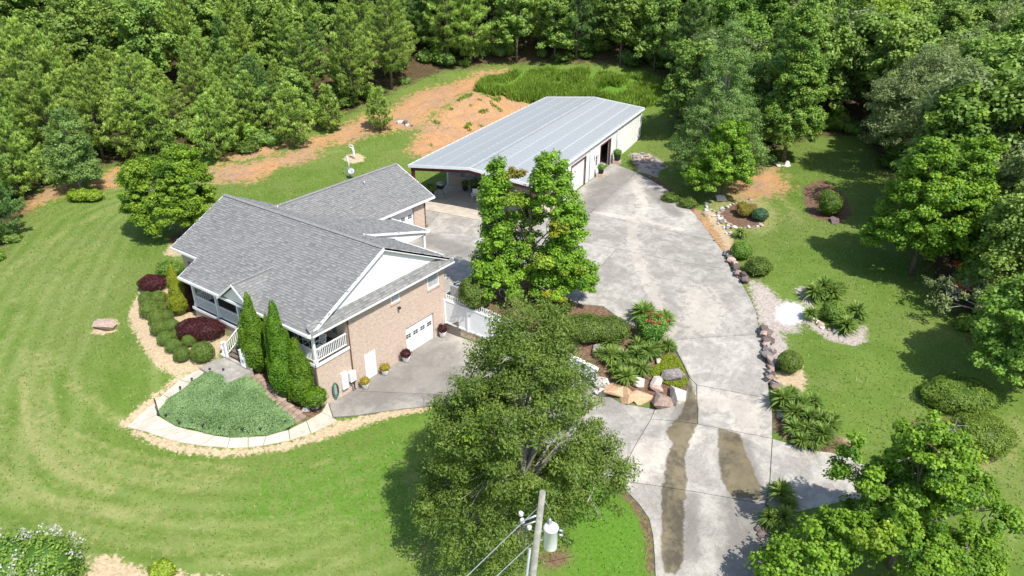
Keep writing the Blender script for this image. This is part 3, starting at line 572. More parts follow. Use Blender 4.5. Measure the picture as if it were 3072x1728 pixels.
trim('fascia', (XR,5.974,8.80), (XR,12.42,5.655), .22, -.06); trim('fascia', (XR,-.41,5.54), (XR,5.974,8.80), .22, .06)
trim('fascia', (XL,5.974,8.78), (XL,1.146,6.31), .2, .05); trim('fascia', (-12.78,1.146,6.31), (-12.78,-.39,5.53), .18, .05)
trim('gutter', (XR,12.4,5.66), (-5.15,12.4,5.66), .14, .1); trim('gutter', (.44,-.3,5.50), (.44,12.34,5.50), .1, .06)
trim('gutter', (-9.15,12.6,5.62), (-9.15,21.2,5.62), .15, .1); trim('fascia', (-13.4,21.2,7.72), (-9.15,21.2,5.62), .2, -.05); trim('fascia', (-17.65,21.2,5.62), (-13.4,21.2,7.72), .2, -.05)
trim('fascia', (-5.15,16.0,5.22), (-5.15,9.35,7.14), .18, -.06); trim('gutter', (-5.15,16.0,5.22), (-9.4,16.0,5.22), .14, .1)
trim('fascia', (DX-1.85,-.62,5.52), (DX,-.62,6.97), .16, .05); trim('fascia', (DX,-.62,6.97), (DX+1.85,-.62,5.52), .16, .05)
MB().slab([(DX-1.5,-.42,5.62), (DX+1.5,-.42,5.62), (DX,-.42,6.75)][::-1], 0, (0, .06, 0)).build('dormer_gable', 'white_siding', house)
for x, y in ((-11.5,7.2),(-3.0,7.4),(-12.5,16.5)):
    z = max(zb(x, y) if y < 12.4 else 0, zwr(x, y) if x > -13.4 and y > 12 else 0); MB().lathe([(.06,-.1),(.06,.35)], (x, y, z), 8).build('vent_pipe', 'galvanized', roof)
# gable siding as separate boards
for k in range(17):
    z0 = 5.95+k*.165; z1 = z0+.175; ya = max(.25, 5.974-(8.62-z0)/.5107); yb = min(11.75, 5.974+(8.62-z0)/.488)
    if yb-ya < .15: break
    yc = max(.25, 5.974-(8.62-z1)/.5107) if z1 < 8.6 else 5.97; yd = min(11.75, 5.974+(8.62-z1)/.488) if z1 < 8.6 else 5.98
    MB().slab([(.022,ya,z0),(.022,yb,z0),(.006,yd,z1),(.006,yc,z1)], 0, (-.1, 0, 0)).build('siding_board', 'white_siding', house)
MB().slab([(-5.25,9.5,6.95),(-5.25,15.7,5.15),(-5.25,15.7,4.95),(-5.25,12.42,4.95),(-5.25,12.42,5.72)][::-1], 0, (-.08, 0, 0)).build('porch_gable', 'white_siding', house)
for x, y in ((-5.4,15.6),(-8.6,15.6)): MB().bb(x-.1, x+.1, y-.1, y+.1, 2.9, 5.1).build('porch_post', 'white_paint', house)
MB().bb(-9.4, -5.3, 15.5, 15.7, 4.85, 5.1).build('porch_beam', 'white_paint', house)
# --- openings
def window(axis, pos, a0, a1, z0, z1, nx_, nz, out=1, glass='blind_glass', shutters=False):
    f_ = MB(); d = .06*out
    def bx(m_, aa, ab, za, zb_, p0, p1):
        p0, p1 = min(p0, p1), max(p0, p1)
        (m_.bb(p0, p1, aa, ab, za, zb_) if axis == 'x' else m_.bb(aa, ab, p0, p1, za, zb_))
    for aa, ab, za, zb_ in ((a0, a0+.06, z0, z1), (a1-.06, a1, z0, z1), (a0+.06, a1-.06, z0, z0+.06), (a0+.06, a1-.06, z1-.06, z1)): bx(f_, aa, ab, za, zb_, pos-d, pos+d*.3)
    wn = f_.build('window', 'white_paint', house)
    pw = (a1-a0-.12)/nx_; ph = (z1-z0-.12)/nz
    for i in range(nx_):
        for j in range(nz):
            g_ = MB(); bx(g_, a0+.06+i*pw+.012, a0+.06+(i+1)*pw-.012, z0+.06+j*ph+.012, z0+.06+(j+1)*ph-.012, pos-d*1.1, pos-d*.9); g_.build('pane', glass, wn)
    mm = MB(); bx(mm, a0+.05, a1-.05, z0+.05, z1-.05, pos-d*1.4, pos-d*1.15); mm.build('sash', 'white_paint', wn)
    sl_ = MB(); bx(sl_, a0-.08, a1+.08, z0-.12, z0, pos-d, pos+d*1.3); sl_.build('sill', 'brick', wn)
    if shutters:
        for s0 in (a0-.42, a1+.03):
            h_ = MB(); bx(h_, s0, s0+.39, z0, z1, pos+.003*out, pos+.04*out); h_.build('shutter', 'grey_shutter', house)
    return wn
window('x', 0, 6.45, 7.24, 4.53, 5.33, 1, 2); window('x', 0, 9.96, 11.12, 4.08, 5.38, 6, 7)
window('y', 2.62, -9.6, -8.4, 3.8, 5.3, 2, 2, -1, 'dark_glass', True); window('y', 2.62, -2.6, -1.4, 3.8, 5.3, 2, 2, -1, 'dark_glass', True); window('y', 1.55, -14.35, -13.45, 3.6, 5.4, 2, 2, -1, 'blind_glass', True)
def door(x, a0, a1, z0, z1, name='door'):
    d_ = MB().bb(x-.12, x-.07, a0+.06, a1-.06, z0, z1-.06).build(name, 'white_paint', house)
    MB().bb(x-.14, x-.01, a0, a0+.055, z0, z1).bb(x-.14, x-.01, a1-.055, a1, z0, z1).bb(x-.14, x-.01, a0+.055, a1-.055, z1-.055, z1).build('door_frame', 'white_paint', d_)
    for k in range(2):
        for za, zb_ in ((.15, .8), (.95, 1.85)):
            ym = (a0+a1)/2; y0 = a0+.16 if k == 0 else ym+.05; y1 = ym-.05 if k == 0 else a1-.16
            if z1-z0 > 1.9: MB().bb(x-.07, x-.06, y0, y1, z0+za, z0+zb_).build('door_panel', 'white_paint', d_)
    MB().lathe([(.0, 0), (.03, .01), (.03, .04), (0, .06)], (0, 0, 0), 8).build('handle', 'galvanized', d_, (x-.06, a1-.14, z0+1))
    return d_
door(0, 3.76, 4.70, -.02, 2.05)
fd = MB().bb(-5.45, -4.55, 2.68, 2.73, 3.3, 5.35).build('door', 'dark_interior', house)
def garage_door(x, a0, a1, z0, z1, ngr):
    d_ = MB().bb(x-.20, x-.16, a0, a1, z0, z1).build('garage_door', 'white_paint', house); h = (z1-z0)/4; n_ = ngr*2; pw = (a1-a0)/n_
    for j in range(4):
        MB().bb(x-.16, x-.14, a0+.005, a1-.005, z0+j*h+.012, z0+(j+1)*h-.012).build('door_section', 'white_paint', d_)
        for i in range(n_):
            if j == 2 and False: continue
            MB().bb(x-.14, x-.13, a0+i*pw+.07, a0+(i+1)*pw-.07, z0+j*h+.09, z0+(j+1)*h-.09).build('door_panel', 'white_paint', d_)
    gw = (a1-a0)/ngr
    for i in range(ngr):
        yc = a0+(i+.5)*gw; zc_ = z0+2.55*h
        for sy in (-1, 1):
            for sz in (-1, 1): MB().bb(x-.13, x-.12, yc+sy*.12-.1, yc+sy*.12+.1, zc_+sz*.085-.065, zc_+sz*.085+.065).build('pane', 'dark_glass', d_)
    return d_
garage_door(0, 7.59, 10.42, 0, 2.13, 4); garage_door(-9.53, 14.1, 19.0, 3.0, 5.3, 6)
# --- railings
def rail(p0, p1, z=3.29, h=.86, skip=()):
    p0, p1 = Vector(p0), Vector(p1); d = p1-p0; L = d.length; rz = math.atan2(d.y, d.x); c_ = (p0+p1)/2
    r_ = MB().box((c_.x, c_.y, z+h), (L, .09, .06), rz).box((c_.x, c_.y, z+.1), (L, .06, .06), rz).build('railing', 'white_paint', house)
    k = int(L/.135); bm_ = MB().box((0, 0, 0), (.04, .04, h-.16)).mesh('baluster'); bm_.materials.append(MATS['white_paint'])
    for i in range(k):
        q = p0+d*((i+.5)/k); o = link('baluster', bm_, None, r_, (q.x, q.y, z+.12+(h-.16)/2)); o.rotation_euler = (0, 0, rz)
POSTS = [(-12.15,.08),(-9.6,.08),(-7.25,.08),(-3.9,.08),(-.09,.08)]
for x, y in POSTS:
    p_ = MB().bb(x-.075, x+.075, y-.075, y+.075, 3.3, 5.2).build('porch_post', 'white_paint', house)
    MB().bb(x-.11, x+.11, y-.11, y+.11, 3.291, 3.5).bb(x-.1, x+.1, y-.1, y+.1, 5.05, 5.16).build('post_trim', 'white_paint', p_)
MB().bb(-6.68, -6.54, .0, .14, 3.3, 4.35).build('newel_post', 'white_paint', house); MB().bb(-5.16, -5.02, .0, .14, 3.3, 4.35).build('newel_post', 'white_paint', house)
rail((-12.05,.08), (-9.7,.08)); rail((-9.5,.08), (-7.35,.08)); rail((-5.0,.08), (-4.0,.08)); rail((-3.8,.08), (-.2,.08)); rail((-.09,.2), (-.09,2.55)); rail((-12.15,.2), (-12.15,2.5))
# --- steps with sloping rails
NS = 7
st_ = bpy.data.objects.new('front_steps', None); COL.objects.link(st_); st_.parent = house
plain('step_wood', (.20,.15,.12), (.13,.10,.085), 4, .8, .2)
for k in range(NS-1):
    z1 = 3.29-(k+1)*(3.29-2.2)/NS; y1 = -.1-k*.24
    MB().bb(-6.55, -5.1, y1-.26, y1, z1-.05, z1).build('tread', 'step_wood', st_); MB().bb(-6.53, -5.12, y1-.03, y1-.005, z1-.2, z1-.05).build('riser', 'step_wood', st_)
MB().slab([(-6.6,-.1,3.1),(-6.6,-1.62,2.12),(-6.6,-1.62,2.0),(-6.6,-.1,2.0)], 0, (.05, 0, 0)).build('stringer', 'white_paint', st_); MB().slab([(-5.1,-.1,3.1),(-5.1,-1.62,2.12),(-5.1,-1.62,2.0),(-5.1,-.1,2.0)], 0, (.05, 0, 0)).build('stringer', 'white_paint', st_)
for x in (-6.62, -5.03):
    r_ = MB().tube([(x, .0, 4.15), (x, -1.6, 3.08)], .05, 4).tube([(x, .0, 3.42), (x, -1.6, 2.36)], .04, 4).build('stair_rail', 'white_paint', st_)
    for k in range(10):
        y = -.1-k*.15; zc_ = 3.79+y*.665; MB().box((x, y, zc_), (.04, .04, .74)).build('baluster', 'white_paint', r_)
    MB().bb(x-.07, x+.07, -1.72, -1.58, 2.2, 3.25).bb(x-.09, x+.09, -1.74, -1.56, 3.25, 3.3).build('newel_post', 'white_paint', st_)
# --- downspouts
for pts in ([(.06,2.66,5.3),(.06,2.66,.35),(.06,2.66,.1),(.2,2.66,.0)], [(-.02,-.16,3.1),(-.02,-.1,2.9),(-.02,-.1,.5),(.05,-.25,.3)], [(-9.47,20.3,5.4),(-9.47,20.3,3.2),(-9.3,20.3,3.1)]):
    MB().tube(pts, .045, 6).build('downspout', 'brown_metal', house)
lt = MB().lathe([(.02,0),(.09,.05),(.10,.12),(.06,.22),(.0,.25)], (0, 0, 0), 8).bb(-.2, -.02, -.03, .03, .06, .12).build('wall_lamp', 'black_plastic', house, (.2, 7.0, 3.95))
tag(lt, 'black floodlight on the brick gable wall')

# ------------------------------------------------------------------ workshop with carport
shop = thing('metal_workshop', 'long white metal workshop with pale ribbed roof and open carport end', 'workshop', (M0[0], M0[1], 0), None, MANG)
SW, SLN, SZ0, SZE, SZR, CPD = 12.2, 30.3, 3.0, 6.75, 7.36, 6.0
rr = bpy.data.objects.new('roof', None); COL.objects.link(rr); rr.parent = shop
npan = 33; pw = (SLN+.3)/npan
pv = MB()
def panel_mesh(sgn):
    m_ = MB(); prof = [(0,0),(.03,.05),(.07,.05),(.10,0),(.44,0),(.46,.012),(.49,.012),(.51,0),(pw,0)]
    e0, e1 = (-.2, SZE) , (SW/2, SZR)
    for (y0, h0), (y1, h1) in zip(prof[:-1], prof[1:]):
        q = [(e0[0], y0, e0[1]+h0), (e1[0], y0, e1[1]+h0), (e1[0], y1, e1[1]+h1), (e0[0], y1, e0[1]+h1)]
        if sgn < 0: q = [(SW-x, y, z) for x, y, z in q][::-1]
        m_.poly(q)
    m_.poly([((x if sgn > 0 else SW-x), y, z-.02) for x, y, z in ((e0[0],0,e0[1]),(e0[0],pw,e0[1]),(e1[0],pw,e1[1]),(e1[0],0,e1[1]))])
    me_ = m_.mesh('roof_panel'); me_.materials.append(MATS['metal_roof']); return me_
pa, pb = panel_mesh(1), panel_mesh(-1)
for k in range(npan):
    for me_ in (pa, pb): link('roof_panel', me_, None, rr, (0, -.15+k*pw, 0))
MB().slab([(SW/2-.3,-.16,SZR+.03),(SW/2,-.16,SZR+.065),(SW/2,SLN+.16,SZR+.065),(SW/2-.3,SLN+.16,SZR+.03)], .02).slab([(SW/2,-.16,SZR+.065),(SW/2+.3,-.16,SZR+.03),(SW/2+.3,SLN+.16,SZR+.03),(SW/2,SLN+.16,SZR+.065)], .02).build('ridge_cap', 'metal_roof', rr)
for y in (-.17, SLN+.15):
    for s_ in (0, 1):
        q = [(-.22, y, SZE-.22), (SW/2, y, SZR-.16), (SW/2, y, SZR+.07), (-.22, y, SZE+.05)]
        if s_: q = [(SW-x, yy, z) for x, yy, z in q][::-1]
        MB().slab(q, 0, (0, .06 if y > 0 else -.06, 0)).build('rake_trim', 'white_paint', rr)
MB().bb(-.32, -.2, -.15, SLN+.15, SZE-.16, SZE-.01).build('gutter', 'white_paint', rr); MB().bb(SW+.2, SW+.34, -.15, SLN+.15, SZE-.16, SZE-.01).build('gutter', 'white_paint', rr)
def msheet(name, mat, axis, pos, a0, a1, z0, z1, out, holes=()):
    """ribbed wall sheets, one object per 0.9 m sheet"""
    k = max(1, round((a1-a0)/.91)); w_ = (a1-a0)/k
    for i in range(k):
        b0, b1 = a0+i*w_, a0+(i+1)*w_; segs = [(z0, z1)]
        for h in holes:
            if b0+w_*.5 > h[0] and b1-w_*.5 < h[1]: segs = [s2 for s in segs for s2 in ((s[0], min(s[1], h[2])), (max(s[0], h[3]), s[1])) if s2[1]-s2[0] > .02]
        for za, zb_ in segs:
            m_ = MB(); pr = [(b0,0),(b0+.02,.03),(b0+.06,.03),(b0+.08,0),((b0+b1)/2-.04,0),((b0+b1)/2-.02,.025),((b0+b1)/2+.02,.025),((b0+b1)/2+.04,0),(b1,0)]
            for (p0, h0), (p1, h1) in zip(pr[:-1], pr[1:]):
                q = [(pos+h0*out, p0, za), (pos+h1*out, p1, za), (pos+h1*out, p1, zb_), (pos+h0*out, p0, zb_)] if axis == 'x' else [(p0, pos+h0*out, za), (p1, pos+h1*out, za), (p1, pos+h1*out, zb_), (p0, pos+h0*out, zb_)]
                m_.poly(q if (out > 0) == (axis == 'x') else q[::-1])
            m_.build(name, mat, shop)
BD = (16.55, 19.45, 2.8, 5.75); SD = (15.05, 16.0, 2.8, 5.1); RD = (8.6, 12.2, 2.8, 5.8)
core = MB()
for a0, a1, z0, z1 in ((6.0, RD[0], 2.4, 6.7), (RD[0], RD[1], RD[3], 6.7), (RD[1], SD[0], 2.4, 6.7), (SD[0], SD[1], SD[3], 6.7), (SD[1], BD[0], 2.4, 6.7), (BD[0], BD[1], BD[3], 6.7), (BD[1], SLN, 2.4, 6.7)):
    core.bb(SW-.22, SW-.02, a0, a1, z0, z1)
core.build('wall', 'white_siding', shop)
for a0, a1 in ((6.0, RD[0]), (RD[1], SD[0]), (SD[1], BD[0]), (BD[1], SLN)): msheet('wall_sheet', 'white_siding', 'x', SW, a0, a1, 2.95, 6.7, 1)
for h in (RD, SD, BD): msheet('wall_sheet', 'white_siding', 'x', SW, h[0], h[1], h[3], 6.7, 1)
MB().bb(0, .2, 6, SLN, 2.4, 6.7).bb(.2, SW-.22, SLN-.2, SLN, 2.4, 6.7).build('wall', 'white_siding', shop)
MB().slab([(.2,SLN-.02,6.7),(SW-.2,SLN-.02,6.7),(SW/2,SLN-.02,7.3)], 0, (0, -.15, 0)).slab([(.2,6.15,6.7),(SW-.2,6.15,6.7),(SW/2,6.15,7.3)], 0, (0, -.15, 0)).build('wall_gable', 'grey_siding', shop)
MB().bb(.2, SW-.22, 6.05, 6.2, 2.4, 6.7).build('wall', 'grey_siding', shop); msheet('wall_sheet', 'grey_siding', 'y', 6.05, .2, SW-.2, 4.1, 6.7, -1); MB().bb(.2, SW-.22, 5.95, 6.05, 2.9, 4.1).build('brick_wainscot', 'brick', shop)
MB().bb(.3, SW-.3, 6.3, SLN-.3, 2.9, 3.02).build('floor', 'concrete', shop)
bd = MB().bb(SW-.26, SW+.05, BD[0]-.14, BD[0], 2.9, BD[3]+.14).bb(SW-.26, SW+.05, BD[1], BD[1]+.14, 2.9, BD[3]+.14).bb(SW-.26, SW+.05, BD[0], BD[1], BD[3], BD[3]+.14).build('door_frame', 'maroon_steel', shop); tag(bd, 'dark red frame of the open bay door')
MB().bb(SW-.3, SW+.04, RD[0]-.14, RD[0], 2.9, RD[3]+.14).bb(SW-.3, SW+.04, RD[1], RD[1]+.14, 2.9, RD[3]+.14).bb(SW-.3, SW+.04, RD[0], RD[1], RD[3], RD[3]+.14).build('door_frame', 'maroon_steel', shop)
rd = MB().bb(SW-.2, SW-.16, RD[0], RD[1], 2.95, RD[3]).build('roll_up_door', 'white_paint', shop)
for k in range(9): MB().bb(SW-.16, SW-.135, RD[0]+.02, RD[1]-.02, 2.98+k*.31, 3.26+k*.31).build('slat', 'white_paint', rd)
sd_ = MB().bb(SW-.15, SW-.08, SD[0]+.05, SD[1]-.05, 2.95, SD[3]-.05).build('door', 'white_paint', shop)
MB().bb(SW-.16, SW+.04, SD[0], SD[0]+.05, 2.9, SD[3]).bb(SW-.16, SW+.04, SD[1]-.05, SD[1], 2.9, SD[3]).bb(SW-.16, SW+.04, SD[0]+.05, SD[1]-.05, SD[3]-.05, SD[3]).build('door_frame', 'white_paint', sd_)
for i in range(3):
    for j in range(3): MB().bb(SW-.08, SW-.07, SD[0]+.17+i*.22, SD[0]+.36+i*.22, 4.0+j*.32, 4.28+j*.32).build('pane', 'dark_glass', sd_)
for v_ in (13.3, 21.45, 29.9): MB().tube([(SW+.1, v_, 6.6), (SW+.1, v_, 3.1), (SW+.25, v_, 3.0)], .05, 6).build('downspout', 'galvanized', shop)
# carport frame
MB().slab([(.02,-.1,SZE-.5),(SW/2,-.1,SZR-.48),(SW/2,-.1,SZR-.1),(.02,-.1,SZE-.12)], 0, (0, .2, 0)).slab([(SW/2,-.1,SZR-.48),(SW-.02,-.1,SZE-.5),(SW-.02,-.1,SZE-.12),(SW/2,-.1,SZR-.1)], 0, (0, .2, 0)).build('carport_beam', 'maroon_steel', shop)
for u_ in (.12, SW-.12): MB().bb(u_-.13, u_+.13, -.1, .14, 2.9, SZE-.3).build('carport_post', 'maroon_steel', shop)
for k in range(5): MB().bb(.1, SW-.1, .9+k*1.1, 1.0+k*1.1, SZE-.22, SZE-.08).build('purlin', 'maroon_steel', shop)
wn = MB().bb(4.3, 5.5, 5.85, 5.94, 4.3, 5.9).build('window', 'white_paint', shop)
for i in range(3):
    for j in range(4): MB().bb(4.38+i*.36, 4.7+i*.36, 5.83, 5.85, 4.38+j*.37, 4.71+j*.37).build('pane', 'dark_glass', wn)
ac = MB().bb(4.5, 5.2, 5.4, 5.84, 3.85, 4.3).build('window_air_conditioner', 'galvanized', shop); MB().bb(4.56, 5.14, 5.38, 5.4, 3.92, 4.23).build('grille', 'black_plastic', ac)
lo_ = MB().lathe([(.03,0),(.14,.05),(.16,.2),(.05,.28)], (0, 0, 0), 8).bb(-.25, 0, -.04, .04, .2, .27).build('wall_lamp', 'white_paint', shop, (SW+.3, 14.6, 5.3))
# ------------------------------------------------------------------ foliage builders
def unit(a): return a/np.maximum(np.linalg.norm(a, axis=-1, keepdims=True), 1e-9)
def rdir(rg, n_): return unit(rg.normal(size=(n_, 3)))
def leafmesh(name, Ps, Ns, S, asp, T, mat, extra=None):
    """one rhombic face per leaf"""
    rg = np.random.default_rng(len(Ps)); n_ = len(Ps); t = unit(np.cross(Ns, rdir(rg, n_))); b_ = np.cross(Ns, t); S = np.broadcast_to(S, (n_,))[:, None]
    V = np.stack([Ps-t*S*.5, Ps-b_*S*asp*.5+Ns*S*.06, Ps+t*S*.5, Ps+b_*S*asp*.5+Ns*S*.06], 1).reshape(-1, 3)
    F = np.arange(len(V)).reshape(-1, 4); TT = np.repeat(T, 4)
    if extra is not None:
        F = np.vstack([F, extra[1]+len(V)]); V = np.vstack([V, extra[0]]); TT = np.r_[TT, np.full(len(extra[0]), extra[2])]
    me = bpy.data.meshes.new(name); npmesh(me, V, F); me.attributes.new('tint', 'FLOAT', 'POINT').data.foreach_set('value', np.clip(TT, 0, 1).astype(np.float32)); me.materials.append(MATS[mat]); return me
def blademesh(name, B, D, L, W, T, mat, bend=0., seg=1):
    """tapering blades from points B along D"""
    rg = np.random.default_rng(len(B)); n_ = len(B); D = unit(D); L = np.broadcast_to(L, (n_,))[:, None]; W = np.broadcast_to(W, (n_,))[:, None]
    s = unit(np.cross(D, rdir(rg, n_)*.4+np.array([0, 0, 1.]))); Vs = []
    mid = B+D*L*.55+np.array([0, 0, -1])*L*bend*.25; tip = B+D*L+np.array([0, 0, -1])*L*bend
    if seg == 1: V = np.stack([B-s*W*.35, B+s*W*.35, tip+s*W*.12, tip-s*W*.12], 1).reshape(-1, 3); F = np.arange(len(V)).reshape(-1, 4); TT = np.repeat(T, 4)
    else:
        V = np.stack([B-s*W*.5, B+s*W*.5, mid+s*W*.45, mid-s*W*.45, tip+s*W*.06, tip-s*W*.06], 1).reshape(-1, 3); i = np.arange(n_)[:, None]*6
        F = np.vstack([i+np.array([0, 1, 2, 3]), i+np.array([3, 2, 4, 5])]); TT = np.repeat(T, 6)
    me = bpy.data.meshes.new(name); npmesh(me, V, F); me.attributes.new('tint', 'FLOAT', 'POINT').data.foreach_set('value', np.clip(TT, 0, 1).astype(np.float32)); me.materials.append(MATS[mat]); return me
for nm, d_, l_ in (('pine_needles', (.120,.220,.045), (.550,.725,.165)), ('pine_dark', (.060,.150,.045), (.260,.440,.130)), ('oak_leaves', (.080,.165,.030), (.360,.510,.100)), ('maple_leaves', (.065,.170,.014), (.320,.515,.042)), ('sweetgum_leaves', (.080,.190,.030), (.320,.500,.075)),
        ('pale_leaves', (.085,.185,.042), (.310,.470,.130)), ('olive_leaves', (.115,.165,.060), (.370,.450,.180)), ('willow_leaves', (.042,.092,.012), (.210,.310,.054)), ('lime_leaves', (.13,.23,.014), (.44,.58,.06)), ('arborvitae', (.035,.105,.008), (.200,.380,.014)), ('golden_arborvitae', (0.143,0.182,0.008), (0.403,0.416,0.026)),
        ('boxwood', (.055,.115,.014), (.270,.370,.075)), ('burgundy_leaves', (0.030,0.006,0.010), (0.150,0.030,0.045)), ('yucca_leaves', (.055,.130,.018), (.360,.500,.120)), ('juniper', (.050,.120,.012), (.300,.420,.065)), ('cover_leaves', (.140,.260,.080), (.460,.640,.300)), ('weed', (.130,.250,.026), (.430,.600,.095)),
        ('orange_leaves', (.20,.16,.02), (.42,.36,.06)), ('yellow_leaves', (.20,.24,.01), (.44,.46,.04)), ('red_flowers', (0.450,0.020,0.050), (0.750,0.060,0.120)), ('white_flowers', (0.550,0.530,0.450), (0.850,0.840,0.780)), ('straw_grass', (0.220,0.150,0.060), (0.420,0.320,0.150)), ('blue_green', (0.039,0.117,0.052), (0.143,0.260,0.130)), ('moss', (0.200,0.280,0.010), (0.420,0.500,0.050)), ('pot_flowers', (0.300,0.220,0.020), (0.600,0.450,0.050))):
    foliage(nm, d_, l_)
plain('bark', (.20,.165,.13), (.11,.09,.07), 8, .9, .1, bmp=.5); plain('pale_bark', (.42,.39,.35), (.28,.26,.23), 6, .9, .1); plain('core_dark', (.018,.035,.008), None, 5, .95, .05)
def limbs(m_, H, hb, r0, C, rg, k, lean=(0, 0), top=.82):
    pts = [(lean[0]*s*s*H*.1+math.sin(s*5+rg.random())*.05*r0*8*s, lean[1]*s*s*H*.1, s*H*top-.25*(s == 0)) for s in np.linspace(0, 1, 7)]
    m_.tube(pts, [r0*(1.25 if i == 0 else 1-.8*i/6) for i in range(7)], 7)
    for c_ in C[rg.choice(len(C), min(k, len(C)), False)]:
        h = min(max(hb*.8, c_[2]*.45+rg.random()*c_[2]*.2), H*top*.95); s = h/(H*top); f = min(int(s*6), 5); a = np.array(pts[f])+(np.array(pts[f+1])-pts[f])*(s*6-f)
        mid = a*.45+c_*.55+np.array([0, 0, .05*H]); rr_ = r0*(1-.75*s)*.45; m_.tube([a, mid, c_], [rr_, rr_*.6, rr_*.2], 5, False)
def ellclumps(ells, ncl, rg, shell=.55):
    vol = np.array([e[3]*e[4]*e[5] for e in ells])**.67; k = rg.choice(len(ells), ncl, p=vol/vol.sum()); E_ = np.array(ells)[k]; u = rdir(rg, ncl); u[:, 2] = np.where(u[:, 2] < -.55, -u[:, 2]*.6, u[:, 2]); u = unit(u)
    r = shell+(1-shell)*rg.random(ncl)**.5; return E_[:, :3]+u*E_[:, 3:6]*r[:, None], u
def clumpleaves(C, U, lpc, cr, ls, asp, rg, up=.55, flat=.65, tv=.22):
    n_ = len(C)*lpc; ct = np.repeat(np.clip(rg.normal(.56, tv, len(C)), .05, .98), lpc); cc = np.repeat(C, lpc, 0); uu = np.repeat(U, lpc, 0); d = rdir(rg, n_); r = rg.random(n_)**.45; sc = np.repeat(rg.uniform(.6, 1.35, len(C)), lpc)
    Ps = cc+d*np.array([1, 1, flat])*(cr*r*sc)[:, None]; along = rg.uniform(-.9, 1.1, n_)*cr*sc*.75; Ps = Ps+uu*along[:, None]*(1-.5*r[:, None]); Ns = unit(d*.45+uu*.3+np.array([0, 0, up])+rg.normal(size=(n_, 3))*.45)
    return Ps, Ns, ls*rg.uniform(.65, 1.3, n_), asp, np.clip(ct+rg.normal(0, .13, n_)+.10*d[:, 2], 0, 1)  # upper leaves of each clump coloured lighter, painting in a lit top
def ell_tree(ells, H, hb, r0, ncl, lpc, cr, ls, mat, seed, asp=.7, shell=.55, k=26, bark='bark', lean=(0, 0), patches=(), twigs=0, up=.55, top=.82):
    rg = np.random.default_rng(seed); C, U = ellclumps(ells, ncl, rg, shell); parts = []
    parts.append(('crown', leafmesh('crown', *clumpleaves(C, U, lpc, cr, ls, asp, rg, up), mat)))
    for (pm, pe, pn) in patches:
        C2, U2 = ellclumps([pe], pn, rg, .1); parts.append(('coloured_foliage', leafmesh('coloured_foliage', *clumpleaves(C2, U2, lpc, cr, ls, asp, rg, up), pm)))
    m_ = MB(); limbs(m_, H, hb, r0, C, rg, k, lean, top); me = m_.mesh('trunk'); me.materials.append(MATS[bark]); parts.append(('trunk', me))
    if twigs:
        m_ = MB()
        for i in range(twigs):
            e = ells[rg.integers(len(ells))]; a = np.array(e[:3])+rg.normal(size=3)*np.array(e[3:6])*.25; d = unit(rdir(rg, 1)[0]+np.array([0, -.4, .5])); L = rg.uniform(.8, 1.8)*min(e[3:6])*.5
            q = a+d*L; m_.tube([a, (a+q)/2+rg.normal(size=3)*.08*L, q], [.035, .025, .01], 4, False)
            for _ in range(3): b2 = a+(q-a)*rg.uniform(.4, .9); m_.tube([b2, b2+unit(d+rg.normal(size=3)*.7)*L*.4], [.018, .006], 3, False)
        me = m_.mesh('bare_twigs'); me.materials.append(MATS['pale_bark']); parts.append(('bare_twigs', me))
    return parts
def pine(H, R, hb, r0, seed, mat='pine_needles', nl=.42, dens=1., narrow=1.):
    rg = np.random.default_rng(seed); B = []; D = []; T = []; m_ = MB(); m_.tube([(0, 0, -.3), (.04*H*rg.normal()*.2, .0, H*.5), (0, 0, H)], [r0*1.2, r0*.7, .02], 7)
    z = hb
    while z < H*.985:
        t = (z-hb)/(H-hb); L0 = R*narrow*(1-t)**.75*(.55+.9*min(1, t*4+.25)) if t > .0 else R*.5; nb = rg.integers(5, 8)
        for j in range(nb):
            th = 2*PI*(j+rg.random()*.7)/nb+z*1.7; L = max(.25, L0*rg.uniform(.65, 1.15)); el = rg.uniform(.12, .42)+t*.5; d = np.array([math.cos(th)*math.cos(el), math.sin(th)*math.cos(el), math.sin(el)]); a = np.array([0, 0, z])
            if L > .8: m_.tube([a, a+d*L*.9], [.05*r0/.18, .012], 4, False)
            nt_ = max(3, int(L*5.6*dens)); s = 1.04-.72*rg.random(nt_)**1.6; side = np.array([-d[1], d[0], 0]); pp_ = a+d*(L*s)[:, None]+side*(rg.uniform(-1, 1, nt_)*(.34*L*(1.25-s)))[:, None]+rg.normal(size=(nt_, 3))*.08
            bt_ = np.clip(rg.normal(.66, .2), .15, 1)
            for q in pp_:
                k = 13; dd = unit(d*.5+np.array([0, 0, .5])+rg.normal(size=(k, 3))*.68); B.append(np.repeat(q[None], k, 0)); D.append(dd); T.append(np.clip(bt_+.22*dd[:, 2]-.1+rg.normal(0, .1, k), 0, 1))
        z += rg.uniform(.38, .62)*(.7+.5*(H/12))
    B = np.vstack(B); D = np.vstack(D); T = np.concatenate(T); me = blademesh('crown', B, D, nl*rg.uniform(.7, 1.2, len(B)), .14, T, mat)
    tm = m_.mesh('trunk'); tm.materials.append(MATS['bark']); return [('crown', me), ('trunk', tm)]
def plant(name, label, cat, parts, loc, rz=None, sc=1., group=None, sz=None):
    o = thing(name, label, cat, tuple(loc), group, .625 if rz is None else rz); o.scale = (sc, sc, sz or sc)
    for nm, me in parts: link(nm, me, None, o)
    return o
